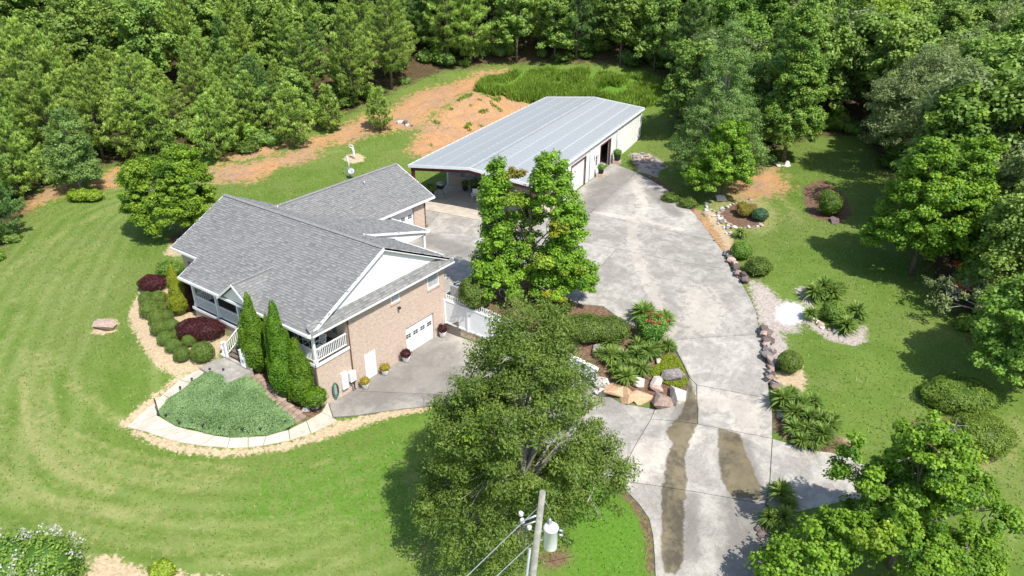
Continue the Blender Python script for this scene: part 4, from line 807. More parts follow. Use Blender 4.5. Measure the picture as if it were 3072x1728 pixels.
def shrub(ells, n_, ls, mat, seed, rough=.05, asp=.7, up=.2, core=True):
    """clipped or loose bush: leaves over the surface of a few ellipsoids round a dark core"""
    rg = np.random.default_rng(seed); ar = np.array([e[3]*e[4]+e[3]*e[5]+e[4]*e[5] for e in ells]); k = rg.choice(len(ells), n_, p=ar/ar.sum()); E_ = np.array(ells)[k]; u = rdir(rg, n_); u[:, 2] = np.where(u[:, 2] < -.35, -u[:, 2], u[:, 2]); u = unit(u)
    ph = rg.random(6)*9; wob = 1+rough*(np.sin(u[:, 0]*7+ph[0]+u[:, 2]*5)+np.sin(u[:, 1]*8+ph[1])+np.sin((u[:, 2]-u[:, 0])*9+ph[2]))/2; r = wob*(1-rough*2.2*rg.random(n_)**2)
    Ps = E_[:, :3]+u*E_[:, 3:6]*r[:, None]; N0 = unit(u/E_[:, 3:6]); Ns = unit(N0+np.array([0, 0, up])+rg.normal(size=(n_, 3))*.42); T = np.clip(.45+.2*(wob-1)/max(rough, .01)*.5+rg.normal(0, .18, n_)+.12*u[:, 2], 0, 1)  # tint rises with upward direction: sunlit tops put into the leaf colour
    ex = None
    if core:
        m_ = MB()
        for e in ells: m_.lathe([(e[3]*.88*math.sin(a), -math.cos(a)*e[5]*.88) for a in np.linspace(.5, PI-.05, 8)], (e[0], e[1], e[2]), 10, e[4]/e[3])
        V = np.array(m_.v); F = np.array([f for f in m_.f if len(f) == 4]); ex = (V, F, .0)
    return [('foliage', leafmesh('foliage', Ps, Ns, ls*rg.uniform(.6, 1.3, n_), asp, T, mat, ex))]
def rosette(n_, L, w_, mat, seed, h0=.25, bend=.35):
    rg = np.random.default_rng(seed); th = rg.random(n_)*2*PI; el = rg.uniform(-.15, 1.35, n_); D = np.stack([np.cos(th)*np.cos(el), np.sin(th)*np.cos(el), np.sin(el)], -1); B = D*.06+np.array([0, 0, h0])
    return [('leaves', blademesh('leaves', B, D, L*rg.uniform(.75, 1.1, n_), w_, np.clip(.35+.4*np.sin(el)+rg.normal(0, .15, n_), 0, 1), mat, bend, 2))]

# ------------------------------------------------------------------ forest
PINES = [pine(13, 3.2, 1.6, .2, 11), pine(12, 2.8, 2.2, .18, 12), pine(14.5, 3.5, 2.8, .22, 13), pine(11, 3.3, .9, .18, 14), pine(9, 2.6, .8, .15, 20)]
DPINES = [pine(14, 3.2, 2.0, .2, 15, 'pine_dark'), pine(12.5, 3.4, 1.6, .2, 16, 'pine_dark')]
YPINES = [pine(6.2, 2.0, .5, .1, 17, nl=.34), pine(5.2, 1.5, .4, .08, 18, nl=.32), pine(7.2, 2.3, .8, .12, 19, nl=.36)]
def oak_ells(H, R, s):
    rg = np.random.default_rng(s); e = [(0, 0, H*.62, R*.8, R*.8, H*.3)]
    for i in range(9): a = i*1.05+rg.random(); e.append((math.cos(a)*R*.6, math.sin(a)*R*.6, H*(rg.uniform(.45, .8) if i < 6 else .3), R*rg.uniform(.35, .5), R*rg.uniform(.35, .5), H*rg.uniform(.12, .18)))
    return e
OAKS = [ell_tree(oak_ells(13, 3.6, s), 13, 3.5, .2, 190, 88, .75, .36, 'oak_leaves', 30+s, .75, .5, 14) for s in range(3)]
GUMS = [ell_tree([(0, 0, H*.45, R, R, H*.3), (0, 0, H*.68, R*.66, R*.66, H*.24), (0, 0, H*.85, R*.35, R*.35, H*.14)], H, 1.6, .18, 220, 80, .62, .32, 'sweetgum_leaves', 40+i, .8, .5, 16) for i, (H, R) in enumerate(((14, 3.0), (12.5, 3.2)))]
OLIVE = [ell_tree(oak_ells(12, 4.6, 7), 12, 3, .24, 240, 62, .75, .30, 'olive_leaves', 50, .55, .45, 18), ell_tree(oak_ells(13, 4.2, 8), 13, 3, .22, 220, 62, .75, .30, 'olive_leaves', 51, .55, .45, 16)]
LIMES = [ell_tree(oak_ells(12, 3.4, 9), 12, 3, .18, 170, 60, .65, .32, 'lime_leaves', 52, .8, .5, 14)]
# edge trees, told apart one by one: photo base, builder, height scale, label
EDGE_T = [
 ('pine_tree', (125,372), PINES[0], 1.03, 'tall pine with bare leaning trunk at the far left forest edge', 'tree'),
 ('pine_tree', (262,405), PINES[1], .78, 'medium pine behind the grey-green tree on the left', 'tree'),
 ('pine_tree', (345,410), YPINES[2], 1.05, 'bushy low pine behind the left maple', 'tree'),
 ('pine_tree', (405,400), YPINES[0], 1.05, 'low pine touching the bushy pine behind the left maple', 'tree'),
 ('pine_tree', (545,402), YPINES[0], 1.08, 'young pine standing just right of the left maple top', 'tree'),
 ('pine_tree', (640,345), YPINES[2], 1.0, 'pine thicket tree above the orange bare soil', 'tree'),
 ('pine_tree', (742,372), YPINES[2], .98, 'broad young pine alone on the dirt behind the house', 'tree'),
 ('pine_tree', (830,330), YPINES[1], 1.05, 'slender young pine right of the broad young pine', 'tree'),
 ('pine_tree', (958,328), YPINES[1], .98, 'small young pine beside the wood pile on the dirt track', 'tree'),
 ('pine_tree', (890,268), PINES[0], .95, 'tall pine with bare lower trunk left of the dirt track', 'tree'),
 ('pine_tree', (985,225), PINES[2], .85, 'tall pine leaning over the start of the dirt track', 'tree'),
 ('pine_tree', (1125,165), PINES[2], .95, 'tall dark pine above the top of the dirt track', 'tree'),
 ('pine_tree', (1185,160), PINES[3], 1.1, 'wide pine right above the bend of the dirt track', 'tree'),
 ('pine_tree', (10,610), DPINES[1], .55, 'dark pine cut by the left edge of the picture', 'tree'),
 ('pine_tree', (45,330), PINES[2], .95, 'tall pine at the upper left corner', 'tree'),
 ('oak_tree', (1300,155), OAKS[0], .8, 'dark oak at the forest edge above the weedy bank', 'tree'),
 ('oak_tree', (1395,155), OAKS[1], .75, 'leafy oak in the middle of the forest edge', 'tree'),
 ('pine_tree', (1450,150), DPINES[0], .95, 'bare-trunked pine in the middle of the forest edge', 'tree'),
 ('oak_tree', (1560,160), OAKS[2], .95, 'oak with bare grey twigs above the workshop', 'tree'),
 ('oak_tree', (1645,180), OAKS[0], .85, 'oak above the far right corner of the workshop', 'tree'),
]
placed = []
ew = PP([e[1] for e in EDGE_T])
for (nm, px, parts, sc, lab, cat), w_ in zip(EDGE_T, ew):
    plant(nm, lab, cat, parts, w_, R_.random()*6.28, sc); placed.append(w_[:2])
HERO = [ # individual trees near the forest, with their own shapes
 ('cypress_tree', (1792,470), ell_tree([(0,0,3.4,4.7,4.7,2.4),(0,0,6.5,3.7,3.7,3.0),(0,0,10,2.2,2.2,3.2),(0,0,13.4,1.0,1.0,2.4)], 15.6, 1.2, .22, 600, 120, .55, .17, 'pale_leaves', 60, .45, .45, 50, 'pale_bark', top=.97), 1., 'tall pale feathery conical tree right of the workshop', 'tree'),
 ('maple_tree', (1806,500), ell_tree([(0,0,3.8,2.5,2.5,2.4),(.9,-.3,2.6,2.2,2,1.3),(-1.4,-.3,2.2,2.0,2,1.3),(.3,0,6,1.5,1.5,1.6)], 7.6, .8, .16, 270, 150, .44, .175, 'maple_leaves', 61, .75, .5, 16), 1., 'small bright maple beside the stone-edged bed, before the pale conical tree', 'tree'),
 ('sweetgum_tree', (1970,408), ell_tree([(0,0,4.3,3.0,3.0,3.0),(.3,0,8.3,2.4,2.4,3.4),(-.2,0,12.3,1.6,1.6,3.2),(0,0,15.6,.7,.7,2.4)], 17.5, 1.4, .2, 560, 130, .5, .20, 'sweetgum_leaves', 62, .8, .45, 22), 1., 'tallest bright green tree, with its trunk in a stone ring', 'tree'),
 ('sweetgum_tree', (2185,262), LIMES[0], 1.12, 'yellow-green tree at the top right of the forest', 'tree'),
 ('olive_oak_tree', (2325,440), ell_tree([(-2.6,0,6.5,4.2,4,3.8),(-1.0,0,9,3.2,3,3),(-4,0,4.2,2.6,2.6,2),(1.2,0,5.5,2.2,2.4,2.4)], 12.5, 3, .24, 440, 120, .65, .20, 'olive_leaves', 63, .5, .45, 26), 1., 'large dull olive tree with leaning trunk behind the right maple', 'tree'),
 ('maple_tree', (2292,690), ell_tree([(.8,0,5.2,3.9,3.8,3.2),(-.8,0,8.3,1.3,1.3,2.0),(2.4,0,8.4,1.3,1.3,2.0),(-1.3,0,3.2,2.6,2.6,1.6),(3.2,0,3.4,2.6,2.6,1.6)], 10.6, 1.4, .2, 460, 170, .5, .185, 'maple_leaves', 64, .8, .5, 20), 1., 'large bright maple with two tops on the right lawn', 'tree'),
 ('oak_tree', (2600,985), ell_tree([(-1.0,0,4.6,3.4,3.2,2.6),(1.2,0,6.6,3.0,3,2.6),(-2.4,-.5,2.8,2.2,2,1.4)], 9.4, 1.5, .2, 360, 140, .5, .19, 'sweetgum_leaves', 65, .8, .5, 18), 1., 'dark green tree at the right edge above the juniper mounds', 'tree'),
 ('oak_tree', (2548,790), ell_tree([(0,0,6.2,3.0,3,3.2),(-1.6,-.4,4.0,2.2,2.2,1.8),(1.0,0,8.6,2.0,2,1.8)], 10.6, 1.5, .2, 260, 110, .6, .22, 'oak_leaves', 72, .75, .5, 18), 1., 'dark leafy tree at the right edge behind the orange machine', 'tree'),
 ('grey_green_tree', (205,484), ell_tree([(0,0,3.6,2.3,2.3,2.6),(0,0,6.4,1.6,1.6,2.2),(.3,0,2.2,2.1,2.1,1.4)], 8.4, .8, .12, 220, 90, .5, .22, 'pale_leaves', 66, .5, .5, 26, 'pale_bark'), .95, 'slim grey-green tree behind the yellow-green bush', 'tree'),
 ('maple_tree', (462,592), ell_tree([(-2.3,0,3.7,2.0,2.2,2.7),(1.0,0,4.3,2.0,2.2,3.5),(-.6,-.4,2.4,3.2,2.4,1.7)], 8, .6, .18, 460, 190, .42, .165, 'maple_leaves', 67, .8, .5, 20, twigs=26, patches=(('lime_leaves', (-2.6,-.4,5.7,1.2,1.2,.8), 14),)), 1., 'dense dark green maple with a split top at the left end of the house', 'tree'),
 ('maple_tree', (1332,752), ell_tree([(-2.3,0,6.5,.95,1.4,3.7),(-2.3,0,4.0,1.1,1.5,2.4),(1.3,0,7.4,1.3,1.8,3.7),(2.5,0,5.2,1.1,1.6,2.9),(-2.7,-.5,2.0,1.1,1.5,1.3),(3.2,-.5,1.9,1.5,1.7,1.4),(2.2,-.4,3.0,1.6,1.6,1.8),(-.6,1.0,4.6,1.2,1.2,3.0),(-.2,.2,2.6,1.3,1.2,1.6),(-1.9,-.6,1.6,1.6,1.5,1.3),(1.6,-.6,1.5,1.7,1.5,1.3),(-2.5,.2,3.2,1.3,1.5,1.6)], 11.2, .8, .2, 640, 145, .42, .165, 'maple_leaves', 68, .8, .5, 26, twigs=150,
    patches=(('orange_leaves', (-1.2,-.2,9.1,.6,.6,.7), 6), ('lime_leaves', (-1.0,-.9,7.6,.6,.6,.8), 6), ('yellow_leaves', (1.9,-1.7,6.0,.5,.4,.8), 5), ('lime_leaves', (.8,-1.7,3.6,.9,.5,.4), 6), ('lime_leaves', (2.8,-1.9,3.0,1.0,.5,.4), 6), ('yellow_leaves', (1.6,-1.9,1.2,.6,.4,.4), 4))), 1., 'big maple with yellow patches and bare twigs in the middle of the courtyard', 'tree'),
 ('willow_oak_tree', (1312,1392), ell_tree([(0,0,7.6,3.5,3.8,4.8),(-1.3,0,3.7,3.8,3.9,2.6),(3.1,0,5.0,2.1,2.3,1.9),(.2,.5,11.2,2.0,2.1,2.4),(-2.3,0,7.2,2.0,2.2,2.6)], 13.8, 1.0, .3, 900, 150, .52, .15, 'willow_leaves', 69, .42, .4, 70, 'pale_bark', twigs=50, patches=(('lime_leaves', (-2.0,-2.0,9.3,.5,.4,.5), 3),), up=.45), 1., 'large fine-leaved oak between the front lawn and the lower drive', 'tree'),
 ('maple_tree', (2240,1425), ell_tree([(.1,0,6.6,1.5,1.6,2.3),(-1.3,0,4.6,1.2,1.4,1.6),(1.7,0,5.0,1.3,1.5,1.5),(-2.6,-.5,2.6,1.4,1.5,1.3),(3.4,0,3.4,1.5,1.5,1.0),(-2.9,.8,5.4,.6,.6,1.8),(0,-1.4,2.6,1.7,1.6,1.3),(2.2,-1.2,2.0,1.6,1.5,1.1),(.3,1.0,3.8,1.9,1.5,1.7)], 8.4, .6, .18, 420, 150, .36, .155, 'maple_leaves', 70, .8, .5, 26, patches=(('lime_leaves', (.6,-.5,7.6,1.0,.9,.7), 8), ('lime_leaves', (-2.4,-1.6,3.6,1.0,.8,.7), 8)), twigs=40), .97, 'bright loose-leaved maple in the lower right corner', 'tree'),
 ('maple_tree', (1985,1500), ell_tree([(0,0,2.0,1.8,1.6,1.4),(.8,0,3.2,1.2,1.2,1.0)], 4.2, .4, .08, 110, 66, .4, .17, 'maple_leaves', 71, .8, .5, 12), 1., 'small bright tree at the bottom edge right of the driveway', 'tree'),
]
hw = PP([h[1] if h[1][1] < 1449 else h[1] for h in HERO])
for (nm, px, parts, sc, lab, cat), w_ in zip(HERO, hw):
    plant(nm, lab, cat, parts, w_, None, sc); placed.append(w_[:2])
# the wood behind: blue-noise scatter inside the forest outline
rg = np.random.default_rng(5); SUNNY = [hw[i][:2] for i in (0, 2, 4, 5, 6)]
def inframe(x, y, z, pad=160):
    d = np.array([x, y, z])-CAM; zc_ = d@_F
    if zc_ < 10: return False
    u_ = 1288+FPX*.8385*(d@_R2)/zc_; v_ = 724.5-FPX*.8385*(d@_U2)/zc_; return -pad < u_ < 2576+pad and v_ < 1600
FC = rg.uniform((-140, -25), (75, 150), (9000, 2)); sdv = sdpoly(FC[:, 0], FC[:, 1], FOREST); FC = FC[sdv < -1.2]; sdv = sdv[sdv < -1.2]; zz = HT(FC[:, 0], FC[:, 1])
RANK = {}; kinds = {'pine': [], 'dpine': [], 'oak': [], 'gum': [], 'olive': [], 'lime': []}; nf = 0
for (x, y), z, sd_v in zip(FC, zz, sdv):
    dist = math.hypot(x-CAM[0], y-CAM[1])
    if dist > 132 or nf >= 285: continue
    top_ok = inframe(x, y, z+11) and (724.5-FPX*.8385*((np.array([x, y, z+14])-CAM)@_U2)/((np.array([x, y, z+14])-CAM)@_F) > -260 or True)
    if not top_ok: continue
    vt = 724.5-FPX*.8385*((np.array([x, y, z+13])-CAM)@_U2)/((np.array([x, y, z+13])-CAM)@_F)
    vb = 724.5-FPX*.8385*((np.array([x, y, z])-CAM)@_U2)/((np.array([x, y, z])-CAM)@_F)
    if vb < -30: continue
    ux = 1288+FPX*.8385*((np.array([x, y, z])-CAM)@_R2)/((np.array([x, y, z])-CAM)@_F)
    mind = 3.1 if (ux < 1000 and sd_v > -14) else 3.9
    if any((x-q[0])**2+(y-q[1])**2 < mind*mind for q in placed): continue
    if any(-1 < (x-q[0])*.949-(y-q[1])*.316 < 11 and abs((x-q[0])*.316+(y-q[1])*.949) < 4.6 for q in SUNNY[:3]) or any(-1 < (x-q[0])*.949-(y-q[1])*.316 < 7 and abs((x-q[0])*.316+(y-q[1])*.949) < 4 for q in SUNNY[3:]): continue
    placed.append((x, y)); nf += 1; r = rg.random()
    if ux < 1050:
        depth = -sd_v; k = 'pine' if r < (.86 if depth < 22 else .45) else ('oak' if r < .93 else 'dpine')
        s = rg.uniform(.42, .72) if depth < 13 and ux > 250 else (rg.uniform(.6, .95) if depth < 20 else rg.uniform(.8, 1.12))
    elif ux < 1720: k = 'oak' if r < .55 else ('dpine' if r < .75 else ('pine' if r < .9 else 'lime' if r < .93 else 'gum')); s = rg.uniform(.85, 1.15)
    else: k = 'oak' if r < .38 else ('olive' if r < .56 else ('gum' if r < .72 else ('dpine' if r < .92 else 'pine'))); s = rg.uniform(.8, 1.12)
    src = {'pine': PINES, 'dpine': DPINES, 'oak': OAKS, 'gum': GUMS, 'olive': OLIVE, 'lime': LIMES}[k]
    zone = 'at the left' if ux < 430 else 'behind the house' if ux < 1000 else 'above the workshop' if ux < 1700 else 'at the upper right' if ux < 2250 else 'at the right edge'
    rw = 'front forest row' if sd_v > -7 else 'middle forest rows' if sd_v > -20 else 'deep forest'
    lab = {'pine': ('pine_tree', 'yellow-green pine'), 'dpine': ('pine_tree', 'dark green pine'), 'oak': ('oak_tree', 'dark leafy oak'), 'gum': ('sweetgum_tree', 'mid green broadleaf tree'), 'olive': ('olive_oak_tree', 'dull olive broadleaf tree'), 'lime': ('sweetgum_tree', 'pale yellow-green broadleaf tree')}[k]
    sz_ = 'tall ' if s > .98 else 'short ' if s < .8 else ''; lab = (lab[0], sz_+lab[1]+', '+rw+' '+zone)
    o_ = plant(lab[0], lab[1], 'tree', src[rg.integers(len(src))], (x, y, z-.1), rg.random()*6.28, s, lab[1], s*rg.uniform(.9, 1.12)); RANK.setdefault(lab[1], []).append((ux, o_))
print('forest trees', nf)
# undergrowth along the forest edge
UB = [shrub([(0,0,.5,.9,.8,.7),(.6,.3,.4,.6,.6,.5)], 900, .2, 'oak_leaves', 80, .16), shrub([(0,0,.6,.7,.7,.9)], 700, .2, 'weed', 81, .2), shrub([(0,0,.35,1.2,.9,.5)], 900, .2, 'willow_leaves', 82, .18), shrub([(0,0,.5,.8,.8,.7),(-.5,.4,.4,.6,.6,.5)], 900, .2, 'pine_needles', 83, .3, .3)]
nb = 0
UZ = lambda x: 'at the left' if x < 600 else 'behind the house' if x < 1000 else 'above the workshop' if x < 1700 else 'right of the workshop' if x < 2100 else 'at the right edge'
for i in range(1500):
    k = rg.integers(0, len(EW)-1); f = rg.random(); q = EW[k]*(1-f)+EW[k+1]*f; e_ = EW[k+1]-EW[k]; nr_ = np.array([-e_[1], e_[0]])/np.linalg.norm(e_); q = q+nr_*abs(rg.normal())*5+rg.normal(size=2)*.8
    sv_ = sdpoly(q[:1], q[1:], FOREST)[0]
    if sv_ > .4 or any((q[0]-c_[0])**2+(q[1]-c_[1])**2 < .8 for c_ in placed[:0]): continue
    nb += 1
    if nb > 210: break
    z = H1(*q); pxx = 1288+FPX*.8385*((np.array([q[0], q[1], z])-CAM)@_R2)/((np.array([q[0], q[1], z])-CAM)@_F); j = int(rg.integers(4))
    lab = ['dark rounded', 'bright upright', 'low spreading', 'grassy yellow-green'][j]+' wild shrub in forest-edge undergrowth '+UZ(pxx)
    o_ = plant('undergrowth_shrub', lab, 'shrub', UB[j], (q[0], q[1], z-.05), rg.random()*6, rg.uniform(.6, 1.5)*(1.3 if sv_ < -2 else 1), lab); RANK.setdefault(lab, []).append((pxx, o_))
ONAMES = 'leftmost second third fourth fifth sixth seventh eighth ninth tenth eleventh twelfth thirteenth fourteenth fifteenth sixteenth seventeenth eighteenth nineteenth twentieth'.split()
for lb, L_ in RANK.items():
    if len(L_) > 1:
        for i, (u_, o_) in enumerate(sorted(L_, key=lambda t: t[0])): o_['label'] = lb+', '+(ONAMES[i] if i == 0 else (ONAMES[i] if i < 20 else str(i+1)+'th')+' from left')
# ------------------------------------------------------------------ garden plants
PXM = lambda w_: FPX*.8385/((np.array(w_)-CAM)@_F)       # photo pixels per metre at a point
ORD = ['nearest', 'second', 'third', 'fourth', 'fifth', 'sixth', 'farthest']
OUTR = [(445,695,62),(385,640,58),(335,590,60),(295,520,65),(280,450,65),(235,395,75),(210,325,58)]
INR = [(585,680,85),(490,605,52),(425,560,52),(375,508,58),(340,440,50),(305,385,50),(290,320,60)]
BW = [shrub([(0,0,.6,.9,.9,.86)], 3600, .075, 'boxwood', 90+i, .03, .8, .25) for i in range(3)]
for row, nm in ((OUTR, 'outer'), (INR, 'inner')):
    ws = PP([g2(x, y+.62*r) for x, y, r in row])
    for i, ((x, y, r), w_) in enumerate(zip(row, ws)):
        lab = 'largest round clipped boxwood beside the front landing' if nm == 'inner' and i == 0 else 'clipped round boxwood, %s from the landing in the %s row' % (ORD[i], nm)
        plant('boxwood_shrub', lab, 'shrub', BW[i % 3], w_, i*1.3, r*.3762/PXM(w_)*1.04, 'clipped boxwoods beside the sandy path')
def at_shrub(name, lab, cat, px, ells, n_, ls, mat, seed, rough=.06, asp=.7, up=.2, group=None, more=()):
    w_ = P(*px); o = plant(name, lab, cat, shrub(ells, n_, ls, mat, seed, rough, asp, up), w_, None, 1, group)
    for nm, me in more: link(nm, me, None, o)
    return o, w_
at_shrub('burgundy_shrub', 'large burgundy clipped shrub left of the front steps', 'shrub', g2(570,585), [(0,0,.55,1.6,.95,.85)], 6500, .09, 'burgundy_leaves', 101, .05)
at_shrub('burgundy_shrub', 'burgundy rounded shrub at the far end of the boxwoods', 'shrub', g2(250,265), [(0,0,.5,1.05,.8,.65)], 3600, .09, 'burgundy_leaves', 102, .05)
at_shrub('burgundy_shrub', 'dark burgundy shrub behind the golden arborvitae', 'shrub', g2(495,400), [(0,0,.9,.6,.7,1.25)], 3600, .09, 'burgundy_leaves', 103, .08)
at_shrub('leafy_shrub', 'loose bright green shrub under the left house window', 'shrub', g2(360,165), [(0,0,.5,1.0,.8,.6),(.5,0,.4,.7,.6,.5)], 2600, .12, 'sweetgum_leaves', 104, .18)
at_shrub('yellow_green_shrub', 'low yellow-green spreading bush at the edge of the left lawn', 'shrub', (218,505), [(-.5,0,.5,1.2,.9,.6),(.7,0,.5,1.0,.9,.55)], 3600, .13, 'lime_leaves', 105, .15)
def column(px, H, R, mat, seed, lab, tops=()):
    e = [(0,0,H*.24,R,R,H*.28),(.1*R,.1*R,H*.45,R*.80,R*.78,H*.3),(-.05*R,0,H*.64,R*.56,R*.56,H*.26),(.03*R,0,H*.80,R*.33,R*.33,H*.2)]+list(tops); w_ = P(*px)
    plant('arborvitae', lab, 'shrub', shrub(e, int(14000*R*H/4.5), .105, mat, seed, .09, .55, .5), w_, None, 1, None)
column(g2(430,430), 3.8, .68, 'golden_arborvitae', 110, 'golden yellow-green arborvitae left of the porch')
column(g2(960,815), 5.6, .82, 'arborvitae', 111, 'tall pointed arborvitae right of the front steps', [(-.55,.2,2.0,.5,.5,1.9)])
column(g2(1140,985), 6.7, .85, 'arborvitae', 112, 'tallest pointed arborvitae in front of the porch corner')
column(g2(1250,1030), 4.7, .82, 'arborvitae', 113, 'shorter rounded arborvitae nearest the brick corner', [(.8,-.3,.7,.8,.7,.7)])
column(g2(1075,930), 5.3, .42, 'arborvitae', 114, 'narrow arborvitae squeezed left of the tallest one')
# ground cover on the bank
bank = WP([g2(*q) for q in ((640,805),(720,835),(780,880),(862,845),(900,850),(1000,965),(1115,1075),(1195,1165),(1150,1200),(1000,1238),(880,1245),(760,1247),(660,1235),(560,1210),(400,1172),(285,1108),(352,1005),(500,902),(580,840))])
bump_ = lambda X, Y, rim: .34*sstep(0, .7, -sdpoly(X, Y, rim))*(.2+1.5*vnoise(X, Y, 1.1, 4))+.10*vnoise(X, Y, .45, 5)
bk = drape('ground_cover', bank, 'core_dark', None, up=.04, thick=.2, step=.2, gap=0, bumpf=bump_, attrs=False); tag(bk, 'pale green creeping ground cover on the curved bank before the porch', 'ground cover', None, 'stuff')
rim = inset([np.asarray(q[:2]) for q in bank], 0.); lo = rim.min(0); hi = rim.max(0); rg = np.random.default_rng(9); q = rg.uniform(lo, hi, (150000, 2)); q = q[sdpoly(q[:, 0], q[:, 1], rim) < .10+.12*(vnoise(q[:, 0], q[:, 1], .35, 15)-.3)][:60000]
Z = HT(q[:, 0], q[:, 1])+.04+bump_(q[:, 0], q[:, 1], rim)+rg.uniform(0, .07, len(q)); tt = np.clip(.1+.5*vnoise(q[:, 0], q[:, 1], .5, 6)+.45*vnoise(q[:, 0], q[:, 1], 1.6, 7)+rg.normal(0, .16, len(q)), 0, 1)
fm = leafmesh('leaves', np.c_[q, Z], unit(np.array([.1, 0, 1])+rg.normal(size=(len(q), 3))*.5), .085, .55, tt, 'cover_leaves'); o = link('leaves', fm, None, bk); tag(o, kind='stuff')
# moss and lime cover by the boulders
mo = WP([g5(*q) for q in ((590,640),(660,600),(740,515),(800,560),(845,640),(872,735),(800,765),(720,735),(640,700))]); q = rg.uniform(np.min(mo, 0), np.max(mo, 0), (24000, 2)); q = q[sdpoly(q[:, 0], q[:, 1], np.array(mo)) < .05]
Z = HT(q[:, 0], q[:, 1])+rg.uniform(.02, .16, len(q)); me = leafmesh('leaves', np.c_[q, Z], unit(np.array([0, 0, 1.])+rg.normal(size=(len(q), 3))*.5), .09, .6, np.clip(rg.normal(.5, .2, len(q)), 0, 1), 'moss'); tag(link('moss_cover', me, None), 'yellow-green creeping plants among the island boulders', 'ground cover', None, 'stuff')
# tall weeds on the bank behind the workshop
wd = WP([gk(*q) for q in ((1000,640),(1080,575),(1250,535),(1500,515),(1900,530),(2280,560),(2330,640),(2250,740),(2150,770),(1900,720),(1500,700),(1380,730),(1100,670))]); q = rg.uniform(np.min(wd, 0), np.max(wd, 0), (30000, 2)); q = q[sdpoly(q[:, 0], q[:, 1], np.array(wd)) < 0]; q = q[vnoise(q[:, 0], q[:, 1], 1.6, 8) > .3][:9000]
Bq = np.c_[q, HT(q[:, 0], q[:, 1])]; B3 = np.repeat(Bq, 3, 0)+rg.normal(size=(len(Bq)*3, 3))*np.array([.12, .12, 0]); D3 = unit(np.array([0, 0, 1.])+rg.normal(size=B3.shape)*.28); hh = .7+1.2*vnoise(B3[:, 0], B3[:, 1], 2.2, 9)
me = blademesh('blades', B3, D3, hh*rg.uniform(.6, 1.1, len(B3)), .12, np.clip(.2+.5*vnoise(B3[:, 0], B3[:, 1], 1.4, 10)+rg.normal(0, .15, len(B3)), 0, 1), 'weed', .15, 2); tag(link('tall_weeds', me, None), 'tall green weeds covering the bank behind the workshop', 'weeds', None, 'stuff')
bk2 = WP([gk(*q) for q in ((960,645),(1340,690),(1380,740),(1100,860),(800,1010),(600,1060),(700,860))]); q = rg.uniform(np.min(bk2, 0), np.max(bk2, 0), (6000, 2)); q = q[(sdpoly(q[:, 0], q[:, 1], np.array(bk2)) < 0) & (vnoise(q[:, 0], q[:, 1], .9, 21) > .8)][:420]
B3 = np.repeat(np.c_[q, HT(q[:, 0], q[:, 1])], 5, 0)+rg.normal(size=(len(q)*5, 3))*np.array([.1, .1, 0]); me = blademesh('blades', B3, unit(np.array([0, 0, 1.])+rg.normal(size=B3.shape)*.5), .35*rg.uniform(.5, 1.3, len(B3)), .09, rg.random(len(B3)), 'weed', .2, 2); tag(link('bank_weeds', me, None), 'sparse weed tufts on the bare orange bank', 'weeds', None, 'stuff')
# short rough grass tufts over the lawn and the dirt margins
q = rg.uniform((-45, -20), (38, 60), (260000, 2)); sdF = sdpoly(q[:, 0], q[:, 1], FOREST); q = q[sdF > -1]
def gridval(a, x, y):
    i = np.clip(np.searchsorted(_xs, x)-1, 0, nx-1); j = np.clip(np.searchsorted(_ys, y)-1, 0, ny-1); return a[j, i]
occ = np.zeros(len(q), bool)
for s_ in SLABW: occ |= sdpoly(q[:, 0], q[:, 1], s_) < .1
inh = (q[:, 0] > -17.3) & (q[:, 0] < .3) & (q[:, 1] > -.2) & (q[:, 1] < 20.6); mm = (q-M0)@np.stack([MU, MV], 1); inh |= (mm[:, 0] > -.3) & (mm[:, 0] < 12.5) & (mm[:, 1] > -1) & (mm[:, 1] < 30.5)
bare = sum(gridval(att[k], q[:, 0], q[:, 1]) for k in ('m_sand', 'm_mulch', 'm_gravel', 'm_white'))+.75*gridval(att['m_clay'], q[:, 0], q[:, 1])
wk = sdpoly(q[:, 0], q[:, 1], np.vstack([inn, out[::-1]])) < .05; low_ = sdpoly(q[:, 0], q[:, 1], LOW) < .3
den = .35+.65*vnoise(q[:, 0], q[:, 1], 1.2, 11); q = q[~occ & ~inh & ~wk & ~low_ & (rg.random(len(q)) > bare*1.3) & (rg.random(len(q)) < den*.55)][:75000]
Bq = np.c_[q, HT(q[:, 0], q[:, 1])]; stw = gridval(att['m_straw'], q[:, 0], q[:, 1]); tt = np.clip(.55+.35*(vnoise(q[:, 0], q[:, 1], 2.5, 12)-.5)+rg.normal(0, .18, len(q)), 0, 1)
foliage('lawn_grass', (.130,.225,.036), (.270,.370,.090), .3, .0)
me = blademesh('lawn_grass', Bq, unit(np.array([0, 0, .8])+rg.normal(size=Bq.shape)*.6), .13*rg.uniform(.6, 1.4, len(q)), .10, tt, 'lawn_grass'); tag(link('lawn_grass', me, None), 'short mown grass of the lawns', 'grass', None, 'stuff')
